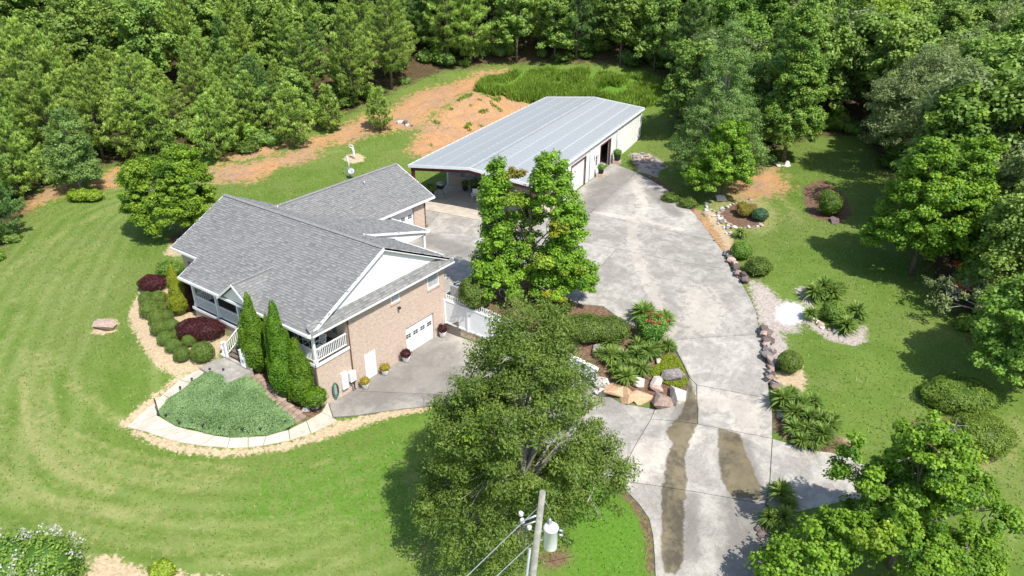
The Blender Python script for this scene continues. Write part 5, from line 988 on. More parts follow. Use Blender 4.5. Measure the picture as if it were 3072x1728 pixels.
# yuccas
YU = [rosette(150, .72, .085, 'yucca_leaves', 120+i, .42, .25) for i in range(4)]
def yuccas(lst, grp, where):
    ws = PP([g5(x, y+.45*r) for x, y, r in lst]); order = np.argsort([x for x, y, r in lst])
    rank = {int(k): i for i, k in enumerate(order)}
    for i, ((x, y, r), w_) in enumerate(zip(lst, ws)):
        lab = 'spiky yucca %s, %s' % (where, ONAMES[rank[i]]+(' from left' if rank[i] else '')); s_ = r*.3471/PXM(w_)/.72*1.7
        o = plant('yucca', lab, 'plant', YU[i % 4], w_, i*1.9, s_, grp)
        MB().lathe([(.07,-.1),(.06,.45)], (0, 0, 0), 6).build('stem', 'bark', o)
yuccas([(550,245,70),(700,290,60),(310,450,55),(320,550,60),(400,560,55),(510,540,55),(515,470,50),(600,520,55),(640,490,50),(470,620,45),(545,640,50),(430,700,60),(360,630,45),(235,520,35),(730,470,45),(590,230,50)], 'yuccas on the driveway island', 'on the driveway island')
yuccas([(1560,860,70),(1615,830,55),(1640,960,65),(1700,900,60),(1780,880,55),(1740,1000,65),(1830,1010,60),(1640,1070,55),(1740,1080,60),(1840,1120,70),(1900,1050,55),(1700,1160,50),(1790,1160,55),(1930,1000,45)], 'yuccas right of the driveway', 'in the clump right of the driveway')
yuccas([(1790,90,60),(1860,60,65),(1920,90,55),(1960,60,50),(1770,240,45),(2020,330,60),(2090,230,60)], 'yuccas in the gravel bed', 'in the gravel bed by the white patch')
yuccas([(1546,1540,70),(1470,1720,62),(1562,1715,66),(1600,1620,50)], 'yuccas at the lower right tree', 'below the lower right tree')
# oleander with red flowers
ow = P(*g5(610,425)); rg = np.random.default_rng(44); fl_ = rg.normal(size=(150, 3))*np.array([.5, .3, .28])+np.array([.1, -.35, 1.75]); fl_ = np.repeat(fl_[:16], 26, 0)+rg.normal(size=(416, 3))*.07
op = shrub([(0,0,1.0,1.0,.9,1.1),(.4,0,1.4,.7,.7,.8),(-.5,.2,1.2,.6,.6,.7)], 3800, .17, 'sweetgum_leaves', 130, .22, .3)+[('flowers', leafmesh('flowers', fl_, rdir(rg, 416), .09, .9, rg.random(416), 'red_flowers'))]
plant('oleander', 'oleander bush with bright pink-red flowers on the island', 'shrub', op, ow)
at_shrub('spreading_shrub', 'wide low dark green mound beside the courtyard maple', 'shrub', (1492,850), [(-.6,0,.7,1.7,1.4,.95),(1.0,0,.65,1.5,1.3,.85)], 8500, .12, 'boxwood', 131, .10, .5)
at_shrub('holly_shrub', 'dark rounded shrub behind the air conditioner', 'shrub', (1200,770), [(0,0,1.0,1.25,1.2,1.3)], 5200, .12, 'boxwood', 132, .08)
at_shrub('undergrowth_shrub', 'loose brownish shrub under the courtyard maple', 'shrub', (1395,790), [(0,0,.5,1.2,1,.7)], 2200, .12, 'willow_leaves', 133, .2)
at_shrub('round_shrub', 'round green shrub beside the palm by the driveway', 'shrub', (1862,650), [(0,0,.62,.85,.85,.75)], 2600, .10, 'sweetgum_leaves', 134, .05)
at_shrub('loose_shrub', 'olive-green loose shrub above the low stone wall', 'shrub', (1905,690), [(0,0,.6,1.0,.9,.75)], 2800, .11, 'willow_leaves', 135, .12)
at_shrub('orange_shrub', 'orange-bronze shrub in the stone-ringed bed', 'shrub', g4(1105,510), [(-.15,.4,.6,.6,.6,.5),(-.2,-.4,.5,.6,.5,.5),(.4,-.1,.5,.5,.5,.5)], 2400, .10, 'orange_leaves', 136, .12)
at_shrub('round_shrub', 'small blue-green shrub beside the orange one', 'shrub', g4(1197,540), [(0,0,.5,.72,.7,.6)], 2200, .09, 'blue_green', 137, .06)
at_shrub('loose_shrub', 'yellow-green upright shrub in its own mulch bed on the right lawn', 'shrub', (2085,540), [(0,0,.9,1.15,1.1,1.1),(-.3,0,1.5,.8,.8,.8)], 4200, .12, 'juniper', 138, .16, .4)
at_shrub('round_shrub', 'round bright shrub among the yuccas of the gravel bed', 'shrub', g5(1920,265), [(0,0,.65,.82,.8,.75)], 2600, .10, 'sweetgum_leaves', 139, .07)
at_shrub('boxwood_shrub', 'single ball-shaped shrub right of the driveway', 'shrub', g5(1605,635), [(0,0,.62,.78,.78,.75)], 2800, .09, 'boxwood', 140, .04)
at_shrub('juniper_mound', 'wide flat juniper mound in the shade on the right lawn', 'shrub', (2405,1015), [(0,0,.55,2.1,1.5,.95)], 9500, .15, 'juniper', 141, .10, .35)
at_shrub('juniper_mound', 'rounded juniper mound with yellow top on the right lawn', 'shrub', (2457,1120), [(0,0,.6,1.75,1.4,1.1)], 9000, .15, 'juniper', 142, .10, .35)
for px_, mt_, r_, sd_ in (((410,1449),'lime_leaves',.6,143),((1690,505),'boxwood',1.0,144),((1730,520),'boxwood',.9,145)):
    at_shrub('small_shrub', {143: 'small green plant at the bottom edge of the front lawn', 144: 'dark low shrub on the bank below the pale conical tree', 145: 'dark low shrub next to the small bright maple'}[sd_], 'shrub', px_, [(0,0,.3,r_,r_*.9,.5)], 1600, .11, mt_, sd_, .15)
pw_ = P(1862,598); pl = plant('palm', 'small fan palm beside the driveway bed', 'plant', rosette(70, .85, .10, 'yucca_leaves', 150, .5, .5), pw_); MB().lathe([(.12,-.1),(.10,.5)], (0, 0, 0), 8).build('stem', 'bark', pl)
# crape myrtle with white flowers
cw_ = P(95,1490); rg = np.random.default_rng(46); ce = [(-.6,0,1.7,1.7,1.5,1.4),(.9,0,1.7,1.3,1.2,1.3)]; C, U = ellclumps(ce, 34, rg, .85); fC = C+U*.35; fp = np.repeat(fC, 30, 0)+rg.normal(size=(1020, 3))*np.array([.12, .12, .16])
cp_ = shrub(ce, 5200, .17, 'sweetgum_leaves', 151, .18, .45)+[('flowers', leafmesh('flowers', fp, rdir(rg, 1020), .10, .9, rg.random(1020), 'white_flowers'))]
cm = plant('crape_myrtle', 'crape myrtle with white flower heads in the lower left corner', 'shrub', cp_, cw_)
tm = MB()
for k in range(6): a = k*1.05; tm.tube([(0, 0, -.1), (math.cos(a)*.3, math.sin(a)*.3, .8), (math.cos(a)*.7, math.sin(a)*.6, 1.8)], [.05, .04, .02], 5)
tm.build('stems', 'pale_bark', cm)

# ------------------------------------------------------------------ stones
for nm, c1, c2 in (('stone_grey', (.36,.32,.30), (.20,.175,.165)), ('stone_white', (.70,.65,.59), (.50,.45,.40)), ('stone_orange', (.52,.35,.22), (.42,.26,.16)), ('stone_pink', (.48,.36,.30), (.33,.24,.20)), ('stone_dark', (.20,.15,.14), (.11,.085,.08))):
    plain(nm, c1, c2, 5, .9, .15, bmp=.6, objvar=.2)
def stone_mesh(seed, flat=.7, n_=16):
    rg = np.random.default_rng(seed); u = rdir(rg, n_)*rg.uniform(.8, 1.08, (n_, 1)); bm = bmesh.new()
    for q in u: bm.verts.new((q[0], q[1], q[2]*flat))
    r = bmesh.ops.convex_hull(bm, input=bm.verts); bmesh.ops.delete(bm, geom=[e for e in r['geom_interior'] if isinstance(e, bmesh.types.BMVert)], context='VERTS')
    me = bpy.data.meshes.new('stone'); bm.to_mesh(me); bm.free(); return me
ST = {}
def stone(mat, k, flat=.7):
    key = (mat, k, flat)
    if key not in ST: me = stone_mesh(k*7+3, flat); me.materials.append(MATS[mat]); ST[key] = me
    return ST[key]
def boulder(lab, px, rx, ry, rz_, mat, k, tilt=0, group=None, sink=.35):
    w_ = P(*px); o = link('boulder', stone(mat, k), None, None, (w_[0], w_[1], w_[2]+rz_*(.7-sink))); o.scale = (rx*1.38, ry*1.38, rz_*1.3); o.rotation_euler = (tilt, tilt*.5, .625+k); return tag(o, lab, 'rock', group)
GB = 'boulders of the driveway island'
for lab, q, rx, ry, rz_, mat, k in (('white boulder at the front right tip of the island', (782,835), .62,.55,.6,'stone_white',1), ('pinkish boulder at the front of the island', (675,880), .68,.55,.62,'stone_pink',2), ('long orange boulder at the front of the island', (545,850), .75,.42,.45,'stone_orange',3), ('big flat orange rock slab at the island corner', (345,795), .8,.7,.42,'stone_orange',4),
     ('tan rock between the orange slab and orange boulder', (440,825), .62,.45,.4,'stone_orange',5), ('pitted grey boulder in the lime ground cover', (772,680), .62,.55,.6,'stone_grey',6), ('rounded white boulder behind the pinkish one', (650,725), .42,.36,.4,'stone_white',7), ('brown boulder below the rounded white boulder', (640,770), .45,.35,.3,'stone_pink',8), ('white rock beside the front yuccas', (525,735), .4,.35,.35,'stone_white',9),
     ('pale rock under the island yuccas', (370,490), .35,.3,.3,'stone_white',10), ('grey boulder at the mulch end of the island', (225,500), .5,.42,.42,'stone_grey',11), ('pale stacked rock at the end of the white wall', (255,740), .5,.45,.55,'stone_white',12), ('small pale rock at the foot of the white wall end', (250,800), .4,.3,.3,'stone_white',13), ('small pale rock near the lime ground cover', (660,570), .25,.2,.2,'stone_white',14)):
    boulder(lab, g5(*q), rx, ry, rz_, mat, k, .15*(k % 3-1), GB)
boulder('big flat grey rock on the left lawn', (263,822), 1.0, .55, .42, 'stone_pink', 15, .1)
boulder('reddish rock beside the concrete spur', g7(705,715), .35, .3, .3, 'stone_orange', 16)
boulder('grey rock at the foot of the mulch bed shrub', (2100,557), .65, .35, .3, 'stone_dark', 17)
boulder('pale rock by the trunk of the small bright maple', g4(955,415), .5, .4, .45, 'stone_white', 18)
def stone_wall(name, lab, line, n_, sz, mats, jit=.15, layers=1, seed=0):
    W = PP(line); rg = np.random.default_rng(seed); L = np.r_[0, np.cumsum(np.linalg.norm(np.diff(W[:, :2], axis=0), axis=1))]; o = thing(name, lab, 'stone wall', tuple(W[0]))
    for k in range(n_):
        t = L[-1]*(k+.5)/n_; x = np.interp(t, L, W[:, 0])+rg.normal()*jit; y = np.interp(t, L, W[:, 1])+rg.normal()*jit; z = H1(x, y)
        for j in range(layers):
            s_ = sz*rg.uniform(.65, 1.35); c_ = link('stone', stone(mats[rg.integers(len(mats))], int(rg.integers(6)), .75), None, o, (x-W[0][0], y-W[0][1], z-W[0][2]+s_*.25+j*sz*.75)); c_.scale = (s_*rg.uniform(.8, 1.4), s_, s_*rg.uniform(.6, .9)); c_.rotation_euler = (rg.normal()*.3, rg.normal()*.3, rg.random()*6)
    return o
stone_wall('stone_wall', 'low dry stone wall along the driveway below the round shrubs', [g4(*q) for q in ((980,745),(1010,790),(1050,850),(1085,900),(1120,935))], 13, .3, ('stone_grey','stone_dark','stone_pink'), .1, 2, 1)
stone_wall('stone_wall', 'dark stone wall along the driveway left of the ball shrub', [g5(*q) for q in ((1425,345),(1450,430),(1470,520),(1480,620),(1490,700),(1510,790))], 22, .34, ('stone_dark','stone_grey','stone_pink'), .12, 2, 2)
stone_wall('stone_edging', 'ring of stones round the orange shrub bed', [g4(*q) for q in ((1150,405),(1100,430),(1040,440),(975,470),(945,510),(985,545),(1010,590),(1080,590),(1150,585),(1225,575))], 30, .22, ('stone_white','stone_pink','stone_grey'), .06, 1, 3)
stone_wall('stone_edging', 'band of pale rubble stones beside the driveway', [g4(*q) for q in ((880,440),(890,490),(930,540),(980,590),(1000,620))], 26, .2, ('stone_white','stone_grey'), .3, 1, 4)
stone_wall('rubble_bank', 'bank of mauve-grey rubble at the end of the workshop', [g4(*q) for q in ((440,130),(470,170),(520,200),(570,240))], 60, .24, ('stone_pink','stone_grey'), .7, 1, 5)
stone_wall('stone_edging', 'dark stones at the foot of the yucca clump', [g5(*q) for q in ((1510,940),(1560,970),(1600,1040),(1650,1120),(1680,1160))], 12, .26, ('stone_dark','stone_grey'), .1, 1, 6)
stone_wall('stone_edging', 'pale stones under the yuccas of the gravel bed', [g5(*q) for q in ((1790,190),(1800,260),(1850,320),(1930,345),(1990,350))], 12, .22, ('stone_pink','stone_white'), .1, 1, 7)
stone_wall('stone_edging', 'stones at the bottom right edge of the driveway', [g7(*q) for q in ((180,1160),(190,1240),(180,1330),(175,1430))], 14, .24, ('stone_grey','stone_dark'), .12, 1, 8)
stone_wall('stone_edging', 'pale stones at the brick corner by the steps', [g2(*q) for q in ((1265,1080),(1300,1070),(1340,1055),(1350,1035))], 7, .26, ('stone_pink','stone_white'), .08, 1, 9)
stone_wall('stone_ring', 'ring of pale stones round the tall green tree', [(1955,412),(1965,420),(1978,420),(1985,410)], 9, .28, ('stone_white',), .1, 1, 10)
stone_wall('wood_pile', 'small pile of rocks and logs on the orange dirt', [(1002,312),(1015,308),(1030,312)], 14, .26, ('stone_white','stone_dark'), .25, 1, 11)
# stone steps down the side of the bank
plain('step_stone', (.36,.27,.21), (.25,.18,.14), 3, .9, .15, bmp=.3, objvar=.15)
W = PP([g2(*q) for q in ((910,855),(1000,955),(1120,1065),(1230,1145))]); L = np.r_[0, np.cumsum(np.linalg.norm(np.diff(W[:, :2], axis=0), axis=1))]; so = thing('stone_steps', 'brown stone steps down the side of the ground cover bank', 'steps', tuple(W[0]))
for k in range(13):
    t = L[-1]*(k+.5)/13; x = np.interp(t, L, W[:, 0]); y = np.interp(t, L, W[:, 1]); i = min(np.searchsorted(L, t)-1, 2); d = W[i+1]-W[i]; c_ = MB().box((0, 0, 0), (.46, .95+.1*math.sin(k*3), .2)).build('step', 'step_stone', so, (x-W[0][0], y-W[0][1], H1(x, y)-W[0][2]+.04), .02); c_.rotation_euler = (0, 0, math.atan2(d[1], d[0])+.1*math.sin(k*2))

# ------------------------------------------------------------------ retaining wall with picket fence
wr = thing('retaining_wall', 'white panelled retaining wall running from the house corner to the island', 'wall', (0, 11.6, 0)); plain('wall_panel', (.74,.76,.77), (.68,.70,.71), 2, .5, .3)
XT = [(.05, 2.62), (3.4, 2.45), (6, 2.1), (9, 1.6), (12.2, 1.0)]; zt = lambda x: np.interp(x, [q[0] for q in XT], [q[1] for q in XT]); zbt = lambda x: np.interp(x, [0, 6, 12.2], [.8, .5, .15])
xs_ = np.linspace(.05, 12.2, 7)
for a, b_ in zip(xs_[:-1], xs_[1:]):
    y0, y1 = RETY(a)-11.6, RETY(b_)-11.6; q = [(a+.03, y0, zbt(a)), (b_-.03, y1, zbt(b_)), (b_-.03, y1, zt(b_)), (a+.03, y0, zt(a))]; MB().slab(q[::-1], 0, (0, .22, 0)).build('panel', 'wall_panel', wr)
    MB().slab([(a, y0-.03, zt(a)+.06), (b_, y1-.03, zt(b_)+.06), (b_, y1+.27, zt(b_)+.06), (a, y0+.27, zt(a)+.06)], .06).build('cap', 'white_paint', wr)
    MB().slab([(a, y0-.04, zbt(a)+.12), (b_, y1-.04, zbt(b_)+.12), (b_, y1+.02, zbt(b_)+.12), (a, y0+.02, zbt(a)+.12)], .12).build('base_rail', 'white_paint', wr)
    MB().slab([(a, y0+.04, zbt(a)), (b_, y1+.04, zbt(b_)), (b_, y1+.3, zbt(b_)), (a, y0+.3, zbt(a))], 1.2).build('footing', 'brick', wr)
    MB().box((a+.02, y0-.01, (zt(a)+zbt(a))/2+.05), (.14, .14, zt(a)-zbt(a)+.15)).build('post', 'white_paint', wr)
pf = thing('picket_fence', 'low white picket rail along the top of the retaining wall', 'fence', (0, 11.6, 0)); pm = MB().box((0, 0, 0), (.05, .03, .42)).mesh('picket'); pm.materials.append(MATS['white_paint'])
for a, b_ in zip(xs_[:3], xs_[1:4]):
    for dz in (.14, .42): MB().slab([(a, RETY(a)-11.45, zt(a)+dz), (b_, RETY(b_)-11.45, zt(b_)+dz), (b_, RETY(b_)-11.40, zt(b_)+dz), (a, RETY(a)-11.40, zt(a)+dz)], .05).build('rail', 'white_paint', pf)
    for k in range(12): x = a+(b_-a)*(k+.5)/12; link('picket', pm, None, pf, (x, RETY(x)-11.46, zt(x)+.30))

# ------------------------------------------------------------------ things round the house
def pot(lab, px=None, w_=None, mat='white_paint', fol='pot_flowers', s=1., seed=0, group='flower pots'):
    w_ = P(*px) if w_ is None else w_; o = thing('flower_pot', lab, 'flower pot', (w_[0], w_[1], w_[2]+.04), group)
    MB().lathe([(.13*s,0),(.2*s,.05*s),(.24*s,.34*s),(.26*s,.38*s),(.2*s,.36*s),(.0,.33*s)], (0, 0, 0), 12).build('pot', mat, o)
    link('plant', shrub([(0,0,.55*s,.34*s,.34*s,.28*s)], 420, .1*s, fol, 160+seed, .2, .6)[0][1], None, o)
GA = lambda x, y: ((900+x*.19324)*.8385, (960+y*.19324)*.8385); GB_ = lambda x, y: ((1160+x*.2347)*.8385, (760+y*.2347)*.8385)
pot('white pot of yellow flowers left of the white basement door', GA(1020,1070), None, 'white_paint', 'pot_flowers', 1, 1); pot('white pot of yellow flowers right of the white basement door', GA(1330,855), None, 'white_paint', 'pot_flowers', 1, 2)
pot('white pot of burgundy leaves left of the basement garage door', GB_(255,1390), None, 'white_paint', 'burgundy_leaves', 1.15, 3); pot('pot of burgundy leaves right of the basement garage door', GB_(722,1068), None, 'white_paint', 'burgundy_leaves', 1.15, 4)
pot('white pot of rusty flowers between the arborvitae', g2(1045,845), None, 'white_paint', 'orange_leaves', 1.1, 5); pot('small white pot on the slope between the arborvitae', g2(1060,900), None, 'white_paint', 'weed', .8, 6)
plain('dark_tub', (.05,.045,.045), None, 4, .7, .2)
for v_, s_, k, lab in ((15.0, 1.2, 7, 'dark tub of green plants on bricks left of the workshop bay'), (20.0, 1.5, 8, 'larger dark tub of green plants right of the workshop bay')):
    q = MW(12.9, v_); pot(lab, None, (q[0], q[1], 3.35), 'dark_tub', 'sweetgum_leaves', s_, k); b_ = MB().box((0, 0, 0), (.75, .75, .4)).build('brick_plinth', 'brick', None, (q[0], q[1], 3.2)); b_.rotation_euler = (0, 0, MANG); tag(b_, 'brick plinth under the '+lab.split(' of ')[0]+(' left' if k == 7 else ' right')+' of the workshop bay', 'plinth')
acu = thing('air_conditioner', 'grey outdoor air conditioner unit at the rear house corner', 'air conditioner', (.75, 12.35, 2.75)); plain('ac_grey', (.40,.41,.42), (.33,.34,.35), 30, .5, .3)
MB().bb(-.55, .55, -.55, .55, -.1, .02).build('pad', 'concrete', acu); MB().bb(-.42, .42, -.42, .42, .02, 1.05).build('cabinet', 'ac_grey', acu, None, .04)
for k in range(9): MB().bb(-.43, .43, -.43, .43, .12+k*.1, .15+k*.1).build('louvre', 'galvanized', acu)
MB().lathe([(.36,1.052),(.36,1.07)], (0, 0, 0), 20).build('fan_well', 'black_plastic', acu); MB().lathe([(.1,1.07),(.1,1.1)], (0, 0, 0), 12).build('fan_hub', 'galvanized', acu)
for k in range(4): a = k*PI/2; MB().box((math.cos(a)*.2, math.sin(a)*.2, 1.085), (.28, .09, .01), a).build('fan_blade', 'galvanized', acu)
el = MB().bb(0.01, .2, 1.64, 2.1, .57, 1.74).build('breaker_box', 'white_paint', None, None, .01); tag(el, 'white electric panel box on the brick wall', 'electric box')
el = thing('electric_meter', 'grey-white meter cabinet beside the electric panel', 'electric box', (0, 2.45, .57)); MB().bb(.01, .28, -.2, .25, .25, .95).build('cabinet', 'white_paint', el, None, .015); MB().bb(.02, .24, -.16, .2, .14, .25).build('base', 'black_plastic', el); MB().tube([(.12, .03, .2), (.12, .03, -.6)], .03, 6).build('conduit', 'galvanized', el)
plain('hose_green', (.02,.16,.11), (.015,.12,.08), 6, .5, .4); hr = thing('garden_hose', 'coiled green garden hose hanging on the brick wall', 'hose', (0, 1.08, .8)); MB().bb(.01, .14, -.09, .09, -.25, .45).build('reel', 'galvanized', hr)
for k in range(3): MB().tube([(.08+.035*k, .22*math.sin(t), .05+.52*math.cos(t)) for t in np.linspace(0, 2*PI, 20)], .03, 5, False).build('coil', 'hose_green', hr)
# rocking chairs
def rocker():
    o = thing('rocking_chair', '', 'chair'); 
    for s_ in (-1, 1):
        MB().tube([(s_*.26, -.5, .06), (s_*.26, -.15, .015), (s_*.26, .25, .03), (s_*.26, .55, .12)], .022, 5).build('rocker', 'white_paint', o); MB().tube([(s_*.26, -.25, .02), (s_*.27, -.27, .62)], .022, 5).build('leg', 'white_paint', o); MB().tube([(s_*.25, .25, .03), (s_*.25, .33, .5), (s_*.25, .48, 1.12)], .022, 5).build('back_post', 'white_paint', o); MB().box((s_*.28, .02, .64), (.09, .6, .03)).build('armrest', 'white_paint', o)
    for k in range(5): MB().box((0, -.24+k*.12, .42), (.5, .1, .025)).build('seat_slat', 'white_paint', o)
    for k in range(6): MB().box((0, .35+k*.022, .52+k*.11), (.48, .025, .07)).build('back_slat', 'white_paint', o)
    return o
rk0 = rocker(); RK = [((-.8,1.0),.2,'white rocking chair at the right end of the porch'),((-2.1,1.3),.1,'white rocking chair second from the right end of the porch'),((-7.6,1.4),0,'white rocking chair just left of the front steps'),((-8.8,1.4),-.1,'white rocking chair left of the one by the steps'),((-3.2,1.5),-.2,'white rocking chair third from the right end of the porch')]
for i, ((x, y), a, lab) in enumerate(RK):
    o = rk0 if i == 0 else copy_tree(rk0); o.location = (x, y, 3.295); o.rotation_euler = (0, 0, a); tag(o, lab, 'chair', 'rocking chairs on the porch')
# white garden statues on the landing
def statue(lab, w_):
    o = thing('garden_statue', lab, 'statue', w_, 'white statues flanking the steps'); MB().bb(-.17, .17, -.17, .17, 0, .12).build('plinth', 'white_paint', o)
    MB().lathe([(.12,.12),(.15,.2),(.1,.34),(.13,.45),(.17,.55),(.15,.68),(.06,.74),(.1,.8),(.11,.88),(.06,.97),(.0,.99)], (0, 0, 0), 12).build('figure', 'white_paint', o)
statue('white cherub statue left of the front steps', (-6.95,-1.62,2.2)); statue('white cherub statue right of the front steps', (-4.75,-1.62,2.2))
# path lights and hook post
plight = MB().lathe([(.02,0),(.02,.16),(.07,.17),(.08,.22),(.03,.27),(0,.28)], (0, 0, 0), 8).mesh('path_light'); plight.materials.append(MATS['black_plastic'])
for i, q in enumerate([g2(*p_) for p_ in ((628,822),(718,825),(508,888),(430,945),(335,1128),(425,1180),(580,1198),(695,1216),(848,1224),(965,1222),(1132,1172))]):
    w_ = P(*q); o = link('path_light', plight, None, None, (w_[0], w_[1], w_[2]+.1)); tag(o, 'small black path light edging the ground cover, %s from the landing' % (['nearest left', 'nearest right']+ONAMES[1:])[i], 'path light', 'path lights round the ground cover')
w_ = P(399,1044); o = thing('hook_post', 'black double garden hook post at the bend of the front walk', 'garden post', tuple(w_))
for s_ in (-.06, .08): MB().tube([(s_, 0, -.1), (s_*.8, 0, 1.0), (s_*.2-.02, 0, 1.18)], .022, 6).build('rod', 'black_plastic', o)
MB().lathe([(.1,0),(.1,.1),(.04,.2)], (0, 0, 0), 8).build('base', 'black_plastic', o)
# satellite mast and lawn sculpture behind the house
w_ = P(880,447); o = thing('satellite_mast', 'metal mast with grey dish and antenna behind the garage wing', 'antenna', tuple(w_))
MB().tube([(0, 0, -.1), (0, 0, 2.0)], .04, 6).tube([(.1, .05, -.1), (.08, 0, 1.6)], .025, 6).build('mast', 'galvanized', o); MB().lathe([(.02,0),(.2,.03),(.36,.1),(.37,.11),(.2,.05),(0,.03)], (0, 0, 0), 16).build('dish', 'galvanized', o, (.38, -.1, .75)).rotation_euler = (.9, .3, .4); MB().box((-.12, 0, 2.0), (.14, .14, .5)).build('antenna', 'white_paint', o); MB().tube([(0, 0, .95), (-.9, 0, 1.0)], .02, 5).build('arm', 'galvanized', o)
w_ = P(891,400); o = thing('lawn_sculpture', 'white figure sculpture with raised arms on a pale gravel ring', 'statue', tuple(w_), None, .625)
MB().tube([(.06,0,-.05),(.05,0,.5),(.0,0,.85),(-.04,0,1.15),(-.02,0,1.3)], [.07,.075,.13,.14,.07], 8).tube([(-.06,0,0),(-.02,0,.5),(0,0,.8)], [.05,.07,.1], 8).tube([(-.02,0,1.28),(-.05,0,1.42),(-.09,0,1.55)], [.05,.1,.03], 8).tube([(-.12,0,1.22),(-.35,0,1.3),(-.45,0,1.5),(-.25,0,1.58)], [.05,.045,.04,.03], 6).tube([(.08,0,1.2),(.02,-.1,1.45),(-.2,-.05,1.6)], [.05,.04,.03], 6).build('figure', 'white_paint', o)
# utility pole
TP = un(1365, 1238, 10.6); best = min((np.hypot(*(un(1340, 1449, z)-TP)[:2]), z) for z in np.arange(2, 9, .1)); BPt = un(1340, 1449, best[1]); dr = (BPt-TP)/(TP[2]-BPt[2]); gz = H1(TP[0], TP[1]); base_ = TP+dr*(TP[2]-gz)
mt_ = plain('pole_wood', (.36,.35,.31), (.24,.24,.21), 3, .9, .1, bmp=.4); o = thing('utility_pole', 'weathered wooden utility pole at the bottom of the picture', 'utility pole', tuple(base_))
loc = lambda p_: tuple(np.array(p_)-base_)
al = lambda z: TP+dr*(TP[2]-z)
MB().tube([loc(al(gz-.4)), loc(al((gz+TP[2])/2)), loc(TP)], [.16, .135, .105], 12).build('pole', 'pole_wood', o)
Rv = np.array([_R[0], _R[1], 0]); Fv = np.array([_F[0], _F[1], 0]); Fv = Fv/np.linalg.norm(Fv)
MB().tube([loc(al(gz)-Rv*.24), loc(al(8.1)-Rv*.2)], .05, 6).build('conduit', 'galvanized', o)
MB().tube([loc(al(9.6)-Rv*.1), loc(al(9.35)-Rv*.55)], .035, 6).tube([loc(al(9.35)-Rv*.1), loc(al(9.15)-Rv*.5)], .03, 6).build('bracket', 'galvanized', o)
for p_ in (al(9.6)-Rv*.62, al(9.3)-Rv*.55, al(9.0)-Rv*.3): MB().lathe([(.05,0),(.09,.03),(.05,.07),(.09,.1),(.05,.15)], loc(p_), 8).build('insulator', 'white_paint', o)
tr = thing('pole_transformer', 'white cylindrical transformer hung on the utility pole', 'transformer', tuple(al(8.15)+Rv*.48))
MB().lathe([(.0,-.03),(.21,0),(.23,.05),(.23,.85),(.255,.87),(.255,.93),(.18,1.02),(.0,1.06)], (0, 0, 0), 20).build('tank', 'white_paint', tr); MB().lathe([(.05,1.03),(.08,1.08),(.05,1.14),(.07,1.2),(.03,1.28)], (-.05, 0, 0), 8).build('bushing', 'galvanized', tr)
for s_ in (.35, .75): MB().tube([(0, 0, s_), tuple(-Rv*.45+np.array([0, 0, s_]))], .04, 5).build('bracket', 'galvanized', tr)
for dz in (.6, .8): MB().tube([tuple(Rv*.26+np.array([0, 0, dz])), tuple(Rv*.4+np.array([0, 0, dz-.05]))], .045, 6).build('terminal', 'galvanized', tr)
def wire(lab, a, b_, sag=.25, r=.016):
    a, b_ = np.array(a), np.array(b_); m_ = MB().tube([tuple(a+(b_-a)*t-np.array([0, 0, sag*4*t*(1-t)])) for t in np.linspace(0, 1, 12)], r, 5); tag(m_.build('wire', 'galvanized'), lab, 'wire')
for (px, z0, zt_, lab) in (((1175,1449), 9.9, 10.2, 'upper power line running from the pole to the lower left'), ((1250,1449), 8.4, 8.6, 'lower power line running from the pole to the lower left')):
    a = al(z0)-Rv*.12; b_ = un(px[0], px[1], zt_-.3); wire(lab, a, a+(b_-a)*3.5, .0)
gy = P(*g6(1310,1300)); wire('guy wire from the pole top down to the lawn', al(10.2)+Rv*.12, gy, 0, .014)
# carport clutter
def MWz(u_, v_, z=3.06): q = MW(u_, v_); return (q[0], q[1], z)
ch = thing('garden_chair', 'white plastic garden chair under the carport', 'chair', MWz(4.6,3.4), None, MANG+.3)
for sx in (-1, 1):
    for sy in (-1, 1): MB().tube([(sx*.24, sy*.22, 0), (sx*.22, sy*.2, .45)], .025, 5).build('leg', 'white_paint', ch)
    MB().box((sx*.26, 0, .66), (.06, .45, .03)).build('armrest', 'white_paint', ch); MB().tube([(sx*.26, -.2, .44), (sx*.26, -.2, .66)], .02, 5).build('arm_post', 'white_paint', ch)
MB().box((0, 0, .45), (.5, .48, .03)).build('seat', 'white_paint', ch); MB().box((0, .25, .72), (.5, .04, .5)).build('backrest', 'white_paint', ch)
gr = thing('covered_grill', 'black kettle grill with pale lid at the back of the carport', 'grill', MWz(1.0,3.2)); MB().lathe([(.1,.5),(.38,.7),(.42,.95),(.4,1.0)], (0, 0, 0), 14).build('bowl', 'black_plastic', gr); MB().lathe([(.42,1.0),(.36,1.15),(.2,1.24),(0,1.27)], (0, 0, 0), 14).build('lid', 'galvanized', gr)
for k in range(3): a = k*2.1; MB().tube([(math.cos(a)*.2, math.sin(a)*.2, .6), (math.cos(a)*.45, math.sin(a)*.45, 0)], .02, 5).build('leg', 'black_plastic', gr)
plain('red_plastic', (.22,.03,.025), None, 4, .5, .3)
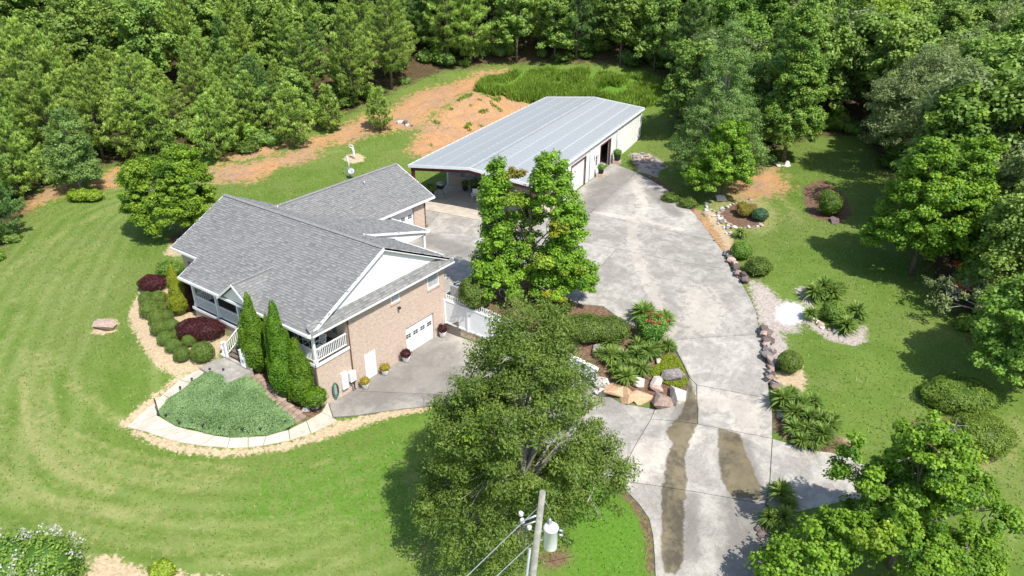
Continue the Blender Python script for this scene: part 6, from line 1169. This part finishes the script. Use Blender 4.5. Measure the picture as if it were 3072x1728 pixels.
for i, (u_, v_, m_, s_, lab) in enumerate(((3.6,5.2,'dark_tub',1.5,'dark planter with shrub against the carport brick wall'),(5.4,5.3,'red_plastic',1.3,'dark red planter below the carport window'),(2.6,5.1,'dark_tub',1.2,'planter by the left end of the carport wall'),(.6,1.9,'dark_tub',1.6,'leafy planter beside the left carport post'))):
    pot(lab, None, MWz(u_, v_), m_, 'oak_leaves', s_, 20+i, 'planters under the carport')
bx_ = thing('storage_cabinet', 'dark storage cabinet against the carport wall', 'cabinet', MWz(6.6,5.5), None, MANG); MB().bb(-.5, .5, -.3, .3, 0, 1.0).build('body', 'dark_tub', bx_, None, .02); MB().bb(-.54, .54, -.34, .34, 1.0, 1.05).build('top', 'galvanized', bx_)
# orange machine under the trees on the right
plain('orange_paint', (.70,.085,.03), (.55,.06,.02), 4, .4, .4); w_ = P(2412,742); o = thing('orange_tractor', 'bright orange-red machine half hidden by branches at the right edge', 'machine', tuple(w_), None, .4)
MB().bb(-.35, .35, -.9, .4, .55, 1.05).build('hood', 'orange_paint', o, None, .06); MB().bb(-.55, .55, .4, 1.2, .5, .8).build('fender', 'orange_paint', o, None, .05); MB().bb(-.3, .3, .5, .9, .8, .95).bb(-.3, .3, .85, .95, .95, 1.3).build('seat', 'black_plastic', o); MB().bb(-.6, .6, .1, 1.2, 2.05, 2.13).build('canopy', 'orange_paint', o)
for sx in (-.55, .55): MB().tube([(sx, 1.1, .7), (sx, 1.1, 2.05)], .04, 6).build('post', 'black_plastic', o)
for x, y, r in ((-.6,.8,.5),(.6,.8,.5),(-.45,-.6,.3),(.45,-.6,.3)): MB().lathe([(r*.5,-.12),(r,-.1),(r,.1),(r*.5,.12)], (0, 0, 0), 14).build('wheel', 'black_plastic', o, (x, y, r)).rotation_euler = (0, PI/2, 0)
wb = P(2455,800); plant('small_tree', 'sparse low branches before the orange machine', 'tree', ell_tree([(-1.5,0,1.8,2.6,2.0,1.0),(0.8,0,2.8,2.2,2,1.2)], 4.4, .6, .1, 60, 46, .45, .2, 'olive_leaves', 75, .6, .45, 40, 'pale_bark', twigs=30), wb)
for ob in bpy.data.objects:
    if ob.name.startswith(('bare_twigs', 'flowers')) : ob['kind'] = 'stuff'
SC.render.engine = 'CYCLES'
